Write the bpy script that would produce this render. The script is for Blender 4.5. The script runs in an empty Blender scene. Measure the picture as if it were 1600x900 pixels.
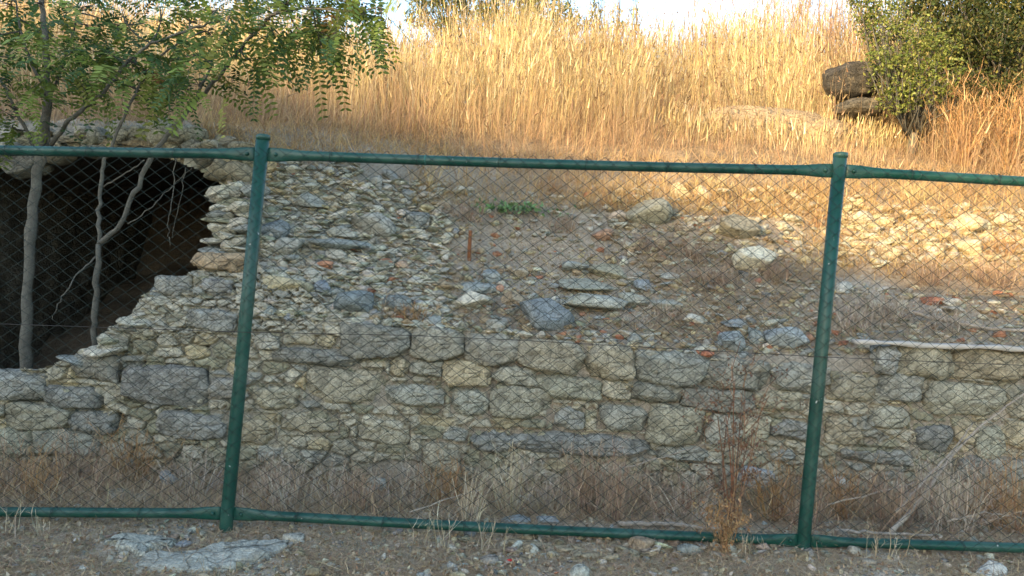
import bpy, math, random
import numpy as np
from mathutils import Vector, Matrix, noise as mnoise
rad = math.radians
rng = np.random.default_rng(7)
random.seed(7)
scene = bpy.context.scene
COL = scene.collection

# ------------------------------------------------------------------ camera
F = 1186.0
CAM = np.array([0.0, 0.0, 1.4])
PITCH, ROLL = rad(2.17), rad(1.9)
fwd = np.array([0, math.cos(PITCH), -math.sin(PITCH)])
r0 = np.array([1.0, 0, 0]); u0 = np.array([0, math.sin(PITCH), math.cos(PITCH)])
RT = math.cos(ROLL) * r0 + math.sin(ROLL) * u0
UP = -math.sin(ROLL) * r0 + math.cos(ROLL) * u0
cam_d = bpy.data.cameras.new('camera'); cam = bpy.data.objects.new('camera', cam_d); COL.objects.link(cam)
cam.matrix_world = Matrix(((RT[0], UP[0], -fwd[0], CAM[0]), (RT[1], UP[1], -fwd[1], CAM[1]), (RT[2], UP[2], -fwd[2], CAM[2]), (0, 0, 0, 1)))
cam_d.sensor_width = 36; cam_d.lens = 36 * F / 1600; cam_d.clip_end = 2000; cam_d.clip_start = 0.05
scene.camera = cam

# ------------------------------------------------------------------ light
SUN_EL, SUN_AZ = 13.0, 38.0           # azimuth: travelling towards +Y, turned to +X
w = bpy.data.worlds.new('World'); scene.world = w; w.use_nodes = True
nt = w.node_tree; bg = nt.nodes['Background']
sky = nt.nodes.new('ShaderNodeTexSky'); sky.sky_type = 'NISHITA'; sky.sun_disc = False
sky.sun_elevation = rad(SUN_EL); sky.sun_rotation = rad(180 + SUN_AZ)
sky.altitude = 50; sky.air_density = 1.0; sky.dust_density = 0.9; sky.ozone_density = 1.0
nt.links.new(sky.outputs[0], bg.inputs[0]); bg.inputs[1].default_value = 0.15
sd = bpy.data.lights.new('sun', 'SUN'); sun = bpy.data.objects.new('sun', sd); COL.objects.link(sun)
sd.energy = 2.6; sd.angle = rad(1.8); sd.color = (1.0, 0.71, 0.36)
SDIR = Vector((math.sin(rad(SUN_AZ)) * math.cos(rad(SUN_EL)), math.cos(rad(SUN_AZ)) * math.cos(rad(SUN_EL)), -math.sin(rad(SUN_EL))))
sun.rotation_euler = SDIR.to_track_quat('-Z', 'Y').to_euler(); sun.location = (0, -10, 12)
scene.view_settings.view_transform = 'Standard'; scene.view_settings.look = 'None'
scene.view_settings.gamma = 1; scene.view_settings.exposure = 1.9
scene.render.engine = 'CYCLES'
scene.cycles.max_bounces = 5; scene.cycles.diffuse_bounces = 3; scene.cycles.glossy_bounces = 2
scene.cycles.transmission_bounces = 2; scene.cycles.transparent_max_bounces = 4
scene.cycles.use_denoising = True; scene.cycles.denoiser = 'OPENIMAGEDENOISE'; scene.cycles.denoising_input_passes = 'RGB_ALBEDO_NORMAL'

# ------------------------------------------------------------------ picture <-> place
def ray(px, py):
    px = np.asarray(px, float); py = np.asarray(py, float)
    return fwd * F + RT * (px[..., None] - 800) + UP * (450 - py[..., None])
def at(px, py, Y):
    d = ray(px, py); return CAM + d * (np.asarray(Y, float)[..., None] / d[..., 1:2])
def at1(px, py, Y): return at(np.array([px]), np.array([py]), np.array([float(Y)]))[0]

KY = np.array([5.05, 5.15, 5.4, 5.8, 6.2, 6.6, 7.0, 7.5, 8.2, 9, 10, 11, 12, 13.5, 16, 25, 60, 300])
COLS = [  # X, z at each KY
 (-30, [1.1, 1.1, 1.1, 1.4, 1.9, 2.45, 2.55, 2.7, 3.0, 3.4, 4.0, 4.4, 4.6, 4.6, 4.4, 3.8, 2, 0]),
 (-7.5, [1.1, 1.1, 1.1, 1.4, 1.9, 2.45, 2.55, 2.7, 3.0, 3.4, 4.0, 4.4, 4.55, 4.5, 4.4, 3.8, 2, 0]),
 (-4.5, [1.1, 1.1, 1.1, 1.4, 1.9, 2.42, 2.5, 2.65, 2.9, 3.25, 3.6, 3.8, 3.95, 3.9, 4.0, 3.6, 2, 0]),
 (-2.3, [.96, 1.18, 1.40, 1.74, 1.98, 2.36, 2.48, 2.62, 2.85, 3.15, 3.45, 3.6, 3.65, 3.6, 3.5, 3.2, 2, 0]),
 (-1.2, [.94, .99, 1.12, 1.42, 1.70, 1.95, 2.20, 2.44, 2.75, 3.1, 3.5, 3.7, 3.75, 3.7, 3.6, 3.3, 2, 0]),
 (0.0,  [.90, .93, 1.00, 1.15, 1.36, 1.62, 1.88, 2.20, 2.60, 3.05, 3.57, 3.9, 4.0, 3.9, 3.6, 3.3, 2, 0]),
 (1.6,  [.78, .84, .98, 1.16, 1.36, 1.60, 1.85, 2.16, 2.58, 3.00, 3.60, 4.02, 4.18, 4.1, 3.7, 3.4, 2, 0]),
 (2.6,  [.80, .86, .98, 1.16, 1.34, 1.56, 1.80, 2.12, 2.50, 2.92, 3.45, 3.95, 4.15, 4.1, 4.0, 3.5, 2, 0]),
 (5.0,  [.90, .93, 1.00, 1.14, 1.30, 1.50, 1.72, 2.00, 2.40, 2.82, 3.45, 4.1, 4.5, 4.6, 4.4, 4.0, 2, 0]),
 (30,   [.90, .93, 1.00, 1.14, 1.30, 1.50, 1.72, 2.00, 2.40, 2.85, 3.5, 4.2, 4.7, 4.8, 4.6, 4.0, 2, 0])]
CX = np.array([c[0] for c in COLS]); CZ = np.array([c[1] for c in COLS])
def vnoise(x, y, seed=0):
    xi = np.floor(x).astype(np.int64); yi = np.floor(y).astype(np.int64); xf = x - xi; yf = y - yi
    def h(a, b):
        n = (a * 374761393 + b * 668265263 + seed * 974711) & 0x7fffffff
        n = ((n ^ (n >> 13)) * 1274126177) & 0x7fffffff
        return ((n ^ (n >> 16)) & 0xffff) / 65535.0
    sx = xf * xf * (3 - 2 * xf); sy = yf * yf * (3 - 2 * yf)
    return (h(xi, yi) * (1 - sx) + h(xi + 1, yi) * sx) * (1 - sy) + (h(xi, yi + 1) * (1 - sx) + h(xi + 1, yi + 1) * sx) * sy
def fbm(x, y, oct=4, seed=0):
    s = 0; a = 0.5; f = 1.0
    for k in range(oct): s = s + a * (vnoise(x * f, y * f, seed + k * 17) - 0.5); a *= .5; f *= 2.03
    return s
def surf(X, Y, fine=True):
    X = np.asarray(X, float); Y = np.asarray(Y, float)
    Xc = np.clip(X, CX[0], CX[-1]); Yc = np.clip(Y, KY[0], KY[-1])
    i = np.clip(np.searchsorted(CX, Xc) - 1, 0, len(CX) - 2); t = (Xc - CX[i]) / (CX[i + 1] - CX[i])
    j = np.clip(np.searchsorted(KY, Yc) - 1, 0, len(KY) - 2); s = (Yc - KY[j]) / (KY[j + 1] - KY[j])
    z = (CZ[i, j] * (1 - s) + CZ[i, j + 1] * s) * (1 - t) + (CZ[i + 1, j] * (1 - s) + CZ[i + 1, j + 1] * s) * t
    amp = np.clip((Y - 5.05) / .6, 0.1, 1)
    z = z + fbm(X * 1.1, Y * 1.3, 3, 3) * .30 * amp
    if fine: z = z + fbm(X * 7, Y * 7, 3, 9) * .07 * amp
    return z
def ground_z(X, Y):
    X = np.asarray(X, float); Y = np.asarray(Y, float)
    z = -0.13 * np.clip((Y - 3.9) / .9, 0, 1) + fbm(X * 1.3, Y * 1.3, 3, 40) * .05 + fbm(X * 9, Y * 9, 3, 44) * .03
    return z * np.clip((Y - 1.8) / 1, 0, 1)
def hit(px, py):
    """where the view through a pixel meets the slope (x, y, z)"""
    px = np.atleast_1d(np.asarray(px, float)); py = np.atleast_1d(np.asarray(py, float))
    d = ray(px, py); out = np.full((len(px), 3), np.nan); live = np.ones(len(px), bool)
    for Y in np.arange(5.06, 14, .025):
        P = CAM + d * (Y / d[:, 1:2]); z = surf(P[:, 0], np.full(len(px), Y), True)
        ok = live & (P[:, 2] <= z); out[ok] = P[ok]; out[ok, 2] = z[ok]; live &= ~ok
        if not live.any(): break
    return out
def hit_ground(px, py):
    px = np.atleast_1d(np.asarray(px, float)); py = np.atleast_1d(np.asarray(py, float))
    d = ray(px, py); out = np.full((len(px), 3), np.nan); live = np.ones(len(px), bool)
    for Y in np.arange(2.9, 5.1, .015):
        P = CAM + d * (Y / d[:, 1:2]); z = ground_z(P[:, 0], np.full(len(px), Y))
        ok = live & (P[:, 2] <= z); out[ok] = P[ok]; out[ok, 2] = z[ok]; live &= ~ok
    return out

# ------------------------------------------------------------------ materials
def new_mat(name):
    m = bpy.data.materials.new(name); m.use_nodes = True
    n = m.node_tree.nodes; b = n['Principled BSDF']; b.inputs['Roughness'].default_value = .9
    b.inputs['Specular IOR Level'].default_value = .25
    return m, n, m.node_tree.links, b
def N(n, t, **k):
    x = n.new(t)
    for a, v in k.items():
        if a in x.inputs: x.inputs[a].default_value = v
        else: setattr(x, a, v)
    return x
def ramp(n, l, src, stops):
    r = n.new('ShaderNodeValToRGB'); e = r.color_ramp.elements
    while len(e) < len(stops): e.new(.5)
    for i, (p, c) in enumerate(stops):
        e[i].position = p; e[i].color = (c, c, c, 1) if isinstance(c, (int, float)) else (*c, 1)
    l.new(src, r.inputs[0]); return r
def mixc(n, l, mode, fac, a, b):
    x = n.new('ShaderNodeMix'); x.data_type = 'RGBA'; x.blend_type = mode
    for s, v in ((x.inputs[0], fac), (x.inputs[6], a), (x.inputs[7], b)):
        if hasattr(v, 'is_linked'): l.new(v, s)
        else: s.default_value = v if isinstance(v, (int, float)) else (*v, 1)
    return x.outputs[2]
def tinted(name, rough=.9, trans=0, scales=((9, .35), (60, .3)), bump=.5, bscale=45, bdist=.02, stain=None, crack=0):
    m, n, l, b = new_mat(name); b.inputs['Roughness'].default_value = rough
    a = n.new('ShaderNodeAttribute'); a.attribute_name = 'tint'; tc = n.new('ShaderNodeTexCoord'); c = a.outputs['Color']
    for s, k in scales:
        no = N(n, 'ShaderNodeTexNoise', Scale=s, Detail=5.0, Roughness=.6); l.new(tc.outputs['Object'], no.inputs['Vector'])
        r = ramp(n, l, no.outputs[0], [(.28, 1 - k), (.72, 1 + k)])
        r.color_ramp.elements[1].color = (1 + k, 1 + k, 1 + k, 1)
        c = mixc(n, l, 'MULTIPLY', 1.0, c, r.outputs[0])
    if stain:
        no = N(n, 'ShaderNodeTexNoise', Scale=stain[1], Detail=6.0, Roughness=.7); l.new(tc.outputs['Object'], no.inputs['Vector'])
        r = ramp(n, l, no.outputs[0], [(stain[2], 0), (stain[2] + .12, stain[3])])
        c = mixc(n, l, 'MIX', r.outputs[0], c, stain[0])
    hgt = None
    if crack:
        wv = N(n, 'ShaderNodeTexNoise', Scale=5.0, Detail=3.0); l.new(tc.outputs['Object'], wv.inputs['Vector'])
        ad = n.new('ShaderNodeVectorMath'); ad.operation = 'MULTIPLY_ADD'; l.new(wv.outputs['Color'], ad.inputs[0]); ad.inputs[1].default_value = (.16, .16, .16); l.new(tc.outputs['Object'], ad.inputs[2])
        mp = n.new('ShaderNodeMapping'); mp.inputs['Scale'].default_value = (1, 1, 2.2); l.new(ad.outputs[0], mp.inputs[0])
        vo = n.new('ShaderNodeTexVoronoi'); vo.feature = 'DISTANCE_TO_EDGE'; vo.inputs['Scale'].default_value = crack; l.new(mp.outputs[0], vo.inputs['Vector'])
        rc = ramp(n, l, vo.outputs[0], [(.0, .42), (.05, 1.0)]); c = mixc(n, l, 'MULTIPLY', .8, c, rc.outputs[0]); hgt = rc.outputs[0]
    l.new(c, b.inputs['Base Color'])
    if hgt is not None:
        no = N(n, 'ShaderNodeTexNoise', Scale=bscale, Detail=8.0, Roughness=.65); l.new(tc.outputs['Object'], no.inputs['Vector'])
        mt = n.new('ShaderNodeMath'); mt.operation = 'MULTIPLY_ADD'; l.new(hgt, mt.inputs[0]); mt.inputs[1].default_value = .35; l.new(no.outputs[0], mt.inputs[2])
        bu = N(n, 'ShaderNodeBump', Strength=bump, Distance=bdist); l.new(mt.outputs[0], bu.inputs['Height']); l.new(bu.outputs[0], b.inputs['Normal'])
    elif bump:
        no = N(n, 'ShaderNodeTexNoise', Scale=bscale, Detail=8.0, Roughness=.65); l.new(tc.outputs['Object'], no.inputs['Vector'])
        bu = N(n, 'ShaderNodeBump', Strength=bump, Distance=bdist); l.new(no.outputs[0], bu.inputs['Height']); l.new(bu.outputs[0], b.inputs['Normal'])
    if trans:
        t = n.new('ShaderNodeBsdfTranslucent'); l.new(c, t.inputs[0]); mx = n.new('ShaderNodeMixShader'); mx.inputs[0].default_value = trans
        l.new(b.outputs[0], mx.inputs[1]); l.new(t.outputs[0], mx.inputs[2]); l.new(mx.outputs[0], n['Material Output'].inputs[0])
    return m
M_STONE = tinted('limestone', .88, 0, ((5, .25), (22, .28), (90, .38)), 1.0, 34, .03, ((.27, .23, .165), 9, .54, .5), crack=7.0)
M_DIRT = tinted('dry_earth', .95, 0, ((3, .25), (30, .35), (120, .3)), .9, 60, .03)
M_GRASS = tinted('dry_grass', .8, .22, (), 0)
M_LEAF = tinted('leaf', .55, .25, ((3, .2),), 0)
M_TWIG = tinted('dry_twig', .85, 0, ((20, .3),), 0)
M_BARK = tinted('bark', .85, 0, ((14, .3), (80, .35)), .7, 60, .01)
def paint_mat():
    m, n, l, b = new_mat('green_paint'); tc = n.new('ShaderNodeTexCoord')
    no = N(n, 'ShaderNodeTexNoise', Scale=6.0, Detail=5.0); l.new(tc.outputs['Object'], no.inputs[0])
    r = ramp(n, l, no.outputs[0], [(.3, (.003, .048, .034)), (.7, (.007, .082, .060))])
    no2 = N(n, 'ShaderNodeTexNoise', Scale=38.0, Detail=3.0, Roughness=.5); l.new(tc.outputs['Object'], no2.inputs[0])
    r2 = ramp(n, l, no2.outputs[0], [(.735, 0), (.75, .8)]); no4 = N(n, 'ShaderNodeTexNoise', Scale=70.0, Detail=4.0); l.new(tc.outputs['Object'], no4.inputs[0]); bu = N(n, 'ShaderNodeBump', Strength=.25, Distance=.004); l.new(no4.outputs[0], bu.inputs['Height']); l.new(bu.outputs[0], b.inputs['Normal'])
    no3 = N(n, 'ShaderNodeTexNoise', Scale=3.0, Detail=8.0, Roughness=.75); l.new(tc.outputs['Object'], no3.inputs[0])
    r3 = ramp(n, l, no3.outputs[0], [(.48, 0), (.72, .45)])
    c = mixc(n, l, 'MIX', r3.outputs[0], r.outputs[0], (.10, .13, .11))
    c = mixc(n, l, 'MIX', r2.outputs[0], c, (.5, .52, .48)); l.new(c, b.inputs['Base Color'])
    b.inputs['Roughness'].default_value = .42; b.inputs['Specular IOR Level'].default_value = .5
    return m
M_PAINT = paint_mat()
def plain(name, c, rough=.8, metal=0, var=.25, sc=20):
    m, n, l, b = new_mat(name); tc = n.new('ShaderNodeTexCoord')
    no = N(n, 'ShaderNodeTexNoise', Scale=float(sc), Detail=5.0); l.new(tc.outputs['Object'], no.inputs[0])
    r = ramp(n, l, no.outputs[0], [(.3, tuple(x * (1 - var) for x in c)), (.7, tuple(x * (1 + var) for x in c))])
    l.new(r.outputs[0], b.inputs['Base Color']); b.inputs['Roughness'].default_value = rough; b.inputs['Metallic'].default_value = metal
    return m
M_WIRE = plain('coated_wire', (.022, .040, .036), .5)
M_STEEL = plain('thin_wire', (.05, .045, .04), .6)
M_RUST = plain('rust', (.22, .09, .04), .9, 0, .4, 60)
M_WOOD = plain('grey_wood', (.42, .38, .32), .9, 0, .3, 14)
M_ASPH = plain('asphalt', (.05, .05, .052), .9, 0, .2, 90)
M_RENDER = plain('house_render', (.55, .5, .42), .9, 0, .1, 3)
M_TILE = plain('roof_tile', (.30, .12, .07), .85, 0, .25, 8)
M_GLASS = plain('window_glass', (.03, .04, .05), .15, 0, .1, 3)
M_PLASTIC = plain('white_plastic', (.75, .74, .72), .4, 0, .05, 10)
M_RED = plain('red_plastic', (.6, .04, .03), .4, 0, .1, 30)

# ------------------------------------------------------------------ mesh helpers
def mesh_obj(name, V, Fs, mat, tint=None, smooth=False, parent=None, loc=None):
    """V (n,3); Fs list of (m,k) index arrays; tint (n,3)"""
    me = bpy.data.meshes.new(name); V = np.asarray(V, np.float32)
    if not isinstance(Fs, list): Fs = [Fs]
    Fs = [np.asarray(f, np.int32) for f in Fs if len(f)]
    idx = np.concatenate([f.ravel() for f in Fs]); tot = np.concatenate([np.full(len(f), f.shape[1], np.int32) for f in Fs])
    start = np.concatenate([[0], np.cumsum(tot)[:-1]]).astype(np.int32)
    if loc is not None: V = V - np.asarray(loc, np.float32)
    me.vertices.add(len(V)); me.vertices.foreach_set('co', V.ravel())
    me.loops.add(len(idx)); me.loops.foreach_set('vertex_index', idx)
    me.polygons.add(len(tot)); me.polygons.foreach_set('loop_start', start); me.polygons.foreach_set('loop_total', tot)
    if smooth: me.polygons.foreach_set('use_smooth', np.ones(len(tot), bool))
    if tint is not None:
        tint = np.asarray(tint, np.float32)
        if mat is not None and mat.name == 'limestone': tint = tint * np.array([1.11, 1.06, .94], np.float32)
        if tint.ndim == 1: tint = np.tile(tint, (len(V), 1))
        a = me.color_attributes.new('tint', 'FLOAT_COLOR', 'POINT')
        a.data.foreach_set('color', np.concatenate([tint, np.ones((len(V), 1), np.float32)], 1).ravel())
    me.update(calc_edges=True); me.validate()
    if mat: me.materials.append(mat)
    o = bpy.data.objects.new(name, me); COL.objects.link(o)
    if loc is not None: o.location = loc
    if parent is not None:
        o.parent = parent
        if loc is not None: o.location = Vector(loc) - parent.location
        else: o.location = -parent.location
    return o
def tag(o, label=None, cat=None, group=None, kind=None):
    if label: o['label'] = label
    if cat: o['category'] = cat
    if group: o['group'] = group
    if kind: o['kind'] = kind
    return o
def empty(name, loc):
    o = bpy.data.objects.new(name, None); COL.objects.link(o); o.location = loc; o.empty_display_size = .1; return o
def tube(points, radii, sides=8, cap=True):
    """returns V, [quads, caps] of a tube along points"""
    P = np.asarray(points, float); n = len(P); radii = np.broadcast_to(np.asarray(radii, float), (n,))
    T = np.gradient(P, axis=0); T /= np.linalg.norm(T, axis=1, keepdims=True) + 1e-9
    ref = np.array([0, 1, 0.]) if abs(T[:, 1]).mean() < .7 else np.array([0, 0, 1.])
    A = np.cross(T, ref); A /= np.linalg.norm(A, axis=1, keepdims=True) + 1e-9; B = np.cross(T, A)
    th = np.linspace(0, 2 * np.pi, sides, endpoint=False)
    V = (P[:, None] + radii[:, None, None] * (A[:, None] * np.cos(th)[None, :, None] + B[:, None] * np.sin(th)[None, :, None])).reshape(-1, 3)
    i = np.arange(n - 1)[:, None] * sides; j = np.arange(sides)[None]; k = (j + 1) % sides
    Q = np.stack([i + j, i + k, i + sides + k, i + sides + j], -1).reshape(-1, 4)
    fs = [Q]
    if cap: fs.append(np.array([list(range(sides))[::-1], list(range((n - 1) * sides, n * sides))]))
    return V, fs
class Acc:
    def __init__(s): s.V = []; s.F = {}; s.T = []; s.n = 0
    def add(s, V, Fs, tint=None):
        V = np.asarray(V, float)
        for f in (Fs if isinstance(Fs, list) else [Fs]):
            f = np.asarray(f); 
            if len(f): s.F.setdefault(f.shape[1], []).append(f + s.n)
        s.V.append(V); s.n += len(V)
        if tint is not None:
            t = np.asarray(tint, float); s.T.append(np.tile(t, (len(V), 1)) if t.ndim == 1 else t)
    def build(s, name, mat, parent=None, loc=None, smooth=False):
        return mesh_obj(name, np.concatenate(s.V), [np.concatenate(v) for v in s.F.values()], mat, np.concatenate(s.T) if s.T else None, smooth, parent, loc)
def ribbons(base, tip, mid, width, tint, seg=3, side=None, taper=.15, tip_tint=None):
    """curved strips from base over mid to tip; returns V, quads, tint"""
    n = len(base); t = np.linspace(0, 1, seg + 1)[None, :, None]
    C = (1 - t) ** 2 * base[:, None] + 2 * t * (1 - t) * mid[:, None] + t ** 2 * tip[:, None]
    if side is None:
        a = rng.uniform(0, 2 * np.pi, n); side = np.stack([np.cos(a), np.sin(a), np.zeros(n)], 1)
    wd = width[:, None, None] * (1 - (1 - taper) * t) * .5
    V = np.stack([C - side[:, None] * wd, C + side[:, None] * wd], 2).reshape(n * (seg + 1) * 2, 3)
    b = (np.arange(n) * (seg + 1) * 2)[:, None] + (np.arange(seg) * 2)[None]; b = b.reshape(-1)
    Q = np.stack([b, b + 1, b + 3, b + 2], 1)
    if tip_tint is None: TT = np.repeat(tint, (seg + 1) * 2, axis=0)
    else: TT = np.repeat((tint[:, None] * (1 - t) + tip_tint[:, None] * t).reshape(-1, 3), 2, axis=0)
    return V, Q, TT
def ico(sub):
    import bmesh
    bm = bmesh.new(); bmesh.ops.create_icosphere(bm, subdivisions=sub, radius=1)
    V = np.array([v.co[:] for v in bm.verts]); Fc = np.array([[v.index for v in f.verts] for f in bm.faces]); bm.free(); return V, Fc
ICO = {s: ico(s) for s in (1, 2, 3, 4)}
def rock(sub, seed, planes=9, flat=1.0, rough=.05, boxy=0):
    r = np.random.default_rng(seed); V, Fc = ICO[sub]; V = V.copy()
    for k in range(planes):
        d = r.normal(size=3); d /= np.linalg.norm(d); h = r.uniform(.38, .80)
        s = V @ d; m = s > h; V[m] -= (s[m] - h)[:, None] * d * .97
    if rough:
        f = 2.2; off = r.uniform(0, 50, 3)
        nz = np.array([mnoise.fractal(Vector(v * f + off), .8, 2.1, 4) for v in V]) if sub > 2 else r.normal(size=len(V)) * .5
        V *= (1 + rough * nz)[:, None]
    V -= (V.max(0) + V.min(0)) / 2; V /= (V.max(0) - V.min(0)).max(); ext = V.max(0) - V.min(0); V /= ext   # unit box
    return V, Fc
LIB = {s: [rock(s, 100 * s + k, 15 if s > 1 else 4, 1, .035 if s > 1 else .12) for k in range(26 if s < 3 else 18)] for s in (1, 2, 3)}
def rotm(yaw, pitch, roll):
    cy, sy, cp, sp, cr, sr = np.cos(yaw), np.sin(yaw), np.cos(pitch), np.sin(pitch), np.cos(roll), np.sin(roll)
    z = np.zeros_like(cy); o = np.ones_like(cy)
    Rz = np.stack([cy, -sy, z, sy, cy, z, z, z, o], -1).reshape(-1, 3, 3)
    Rx = np.stack([o, z, z, z, cp, -sp, z, sp, cp], -1).reshape(-1, 3, 3)
    Ry = np.stack([cr, z, sr, z, o, z, -sr, z, cr], -1).reshape(-1, 3, 3)
    return Ry @ Rx @ Rz
def scatter_rocks(acc, P, size, tint, lib, tilt=.35, flat=(.35, .75)):
    """P (n,3) resting points; merged rocks"""
    n = len(P); R = rotm(rng.uniform(0, 6.28, n), rng.normal(0, tilt, n), rng.normal(0, tilt, n))
    S = np.stack([size, size * rng.uniform(.55, .95, n), size * rng.uniform(*flat, n)], 1); k = rng.integers(0, len(lib), n)
    for q in range(len(lib)):
        m = np.where(k == q)[0]
        if not len(m): continue
        V, Fc = lib[q]
        W = np.einsum('nij,nvj->nvi', R[m], V[None] * S[m][:, None]) + P[m][:, None] + np.array([0, 0, 1]) * (S[m][:, 2:3] * .22)[:, :, None]
        Fq = (Fc[None] + (np.arange(len(m)) * len(V))[:, None, None]).reshape(-1, 3)
        acc.add(W.reshape(-1, 3), Fq, np.repeat(tint[m], len(V), 0))
def pick(cols, n, var=.12):
    c = np.array([x[:3] for x in cols]); wgt = np.array([x[3] for x in cols]); k = rng.choice(len(c), n, p=wgt / wgt.sum())
    return np.clip(c[k] * rng.uniform(1 - var * 1.5, 1 + var * 1.5, (n, 1)) * rng.uniform(1 - var * .35, 1 + var * .35, (n, 3)), .01, .9)
PALE, BLUE, DARK, CREAM, TAN, BRICK, GREEN, WHITE = (.48, .47, .41), (.32, .345, .345), (.155, .17, .175), (.50, .44, .30), (.36, .29, .20), (.42, .20, .13), (.29, .30, .23), (.62, .60, .54)

def leaves(P, size, asp, cols, droop=0, var=.18):
    n = len(P); A = rng.normal(0, 1, (n, 3)); A[:, 2] -= droop; A /= np.linalg.norm(A, axis=1, keepdims=True); B = np.cross(A, rng.normal(0, 1, (n, 3)) + np.array([0, 0, 1.5])); B /= np.linalg.norm(B, axis=1, keepdims=True) + 1e-9
    s = rng.uniform(*size, n)[:, None]; wv = s * asp * .5
    V = np.stack([P, P + A * s * .35 + B * wv, P + A * s, P + A * s * .35 - B * wv], 1).reshape(-1, 3)
    ac_ = Acc(); ac_.add(V, np.arange(n * 4).reshape(-1, 4), np.repeat(pick(cols, n, var), 4, 0)); return ac_
# ------------------------------------------------------------------ terrain
def grid_faces(nx, ny, keep=None):
    i, j = np.meshgrid(np.arange(nx - 1), np.arange(ny - 1), indexing='ij'); a = i * ny + j
    Q = np.stack([a, a + ny, a + ny + 1, a + 1], -1)
    return Q[keep] if keep is not None else Q.reshape(-1, 4)
def axis(*spans):
    out = []
    for a, b, s in spans: out.append(np.arange(a, b, s))
    out.append([spans[-1][1]]); return np.unique(np.round(np.concatenate(out), 4))
# hillside
XS = axis((-300, -60, 40), (-60, -12, 4), (-12, -5.4, .3), (-5.4, 8, .035), (8, 14, .3), (14, 60, 4), (60, 300, 40))
YS = axis((5.04, 5.05, .01), (5.05, 8.6, .03), (8.6, 13.5, .09), (13.5, 25, .6), (25, 60, 5), (60, 300, 40))
GX, GY = np.meshgrid(XS, YS, indexing='ij'); GZ = surf(GX, GY); GZ[:, 0] = -.3
LIP_Y = 6.42
def edge_x(Y): return -np.interp(Y, [5.45, 5.8], [.397, .372]) * np.asarray(Y) + .02 * np.sin(np.asarray(Y) * 31) + .02 * np.sin(np.asarray(Y) * 77)
keep = ~((GX[:-1, :-1] < edge_x(GY[:-1, :-1])) & (GX[:-1, :-1] > -7.5) & (GY[:-1, :-1] < LIP_Y))
t = np.clip(fbm(GX * 1.5, GY * 1.5, 4, 21) * 2 + .5, 0, 1)[..., None]
soil = np.array([.44, .39, .31]) * (1 - t) + np.array([.35, .28, .20]) * t
left = np.clip((-0.3 - GX) / 1.2, 0, 1)[..., None] * np.clip((7.6 - GY) / .8, 0, 1)[..., None]
soil = soil * (1 - left * .7) + np.array([.37, .355, .29]) * left * .7
up = np.clip((GY - 7.4) / 1, 0, 1)[..., None]
soil = soil * (1 - up) + np.array([.30, .21, .115]) * up
hs = mesh_obj('hillside', np.stack([GX, GY, GZ], -1).reshape(-1, 3), grid_faces(len(XS), len(YS), keep), M_DIRT, soil.reshape(-1, 3), True)
tag(hs, kind='structure')
# verge in front, up to the foot of the wall
XS2 = axis((-300, -20, 40), (-20, -4.5, .6), (-4.5, 4.5, .022), (4.5, 20, .6), (20, 300, 40))
YS2 = axis((-300, -20, 40), (-20, 1.6, 1.2), (1.6, 2.8, .2), (2.8, 5.12, .022), (5.12, 7.0, .2))
GX, GY = np.meshgrid(XS2, YS2, indexing='ij'); GZ = ground_z(GX, GY)
t = np.clip(fbm(GX * 2.2, GY * 3, 4, 51) * 2.2 + .5, 0, 1)[..., None]
soil = np.array([.56, .47, .35]) * (1 - t) + np.array([.42, .305, .19]) * t
tag(mesh_obj('ground', np.stack([GX, GY, GZ], -1).reshape(-1, 3), grid_faces(len(XS2), len(YS2)), M_DIRT, soil.reshape(-1, 3), True), kind='structure')
tag(mesh_obj('road', [(-300, -5.2, .006), (300, -5.2, .006), (300, 1.3, .006), (-300, 1.3, .006)], [np.array([[0, 1, 2, 3]])], M_ASPH), kind='structure')

# ------------------------------------------------------------------ masonry
def cells(U, W, cu, cw, seed, jit=.42):
    """nearest and second nearest cell of a jittered running-bond lattice"""
    iw = np.floor(W / cw).astype(int); best = np.full(U.shape, 9.); sec = best.copy(); bid = np.zeros(U.shape, np.int64)
    def hsh(a, b, s):
        n = (a * 73856093 ^ b * 19349663 ^ (seed + s) * 83492791) & 0x7fffffff; n = ((n ^ (n >> 13)) * 1274126177) & 0x7fffffff
        return ((n ^ (n >> 15)) & 0xffff) / 65535.
    for dw in (-1, 0, 1):
        rw = iw + dw; off = (rw % 2) * .5; iu = np.floor(U / cu - off).astype(int)
        for du in (-1, 0, 1):
            ru = iu + du
            cx = (ru + .5 + off + (hsh(ru, rw, 1) - .5) * 2 * jit) * cu; cy = (rw + .5 + (hsh(ru, rw, 2) - .5) * 1.6 * jit) * cw
            d = np.maximum(np.abs(U - cx) / cu, 1e-9) ** 1.7 + (np.abs(W - cy) / cw) ** 1.7; d = d ** (1 / 1.7)
            new = d < best; sec = np.where(new, best, np.minimum(sec, d)); bid = np.where(new, ru * 7919 + rw * 104729, bid); best = np.where(new, d, best)
    return best, sec, bid
def hid(bid, s):
    n = (bid * 2654435761 + s * 97) & 0x7fffffff; n = ((n ^ (n >> 13)) * 1274126177) & 0x7fffffff
    return ((n ^ (n >> 16)) & 0xffff) / 65535.
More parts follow.
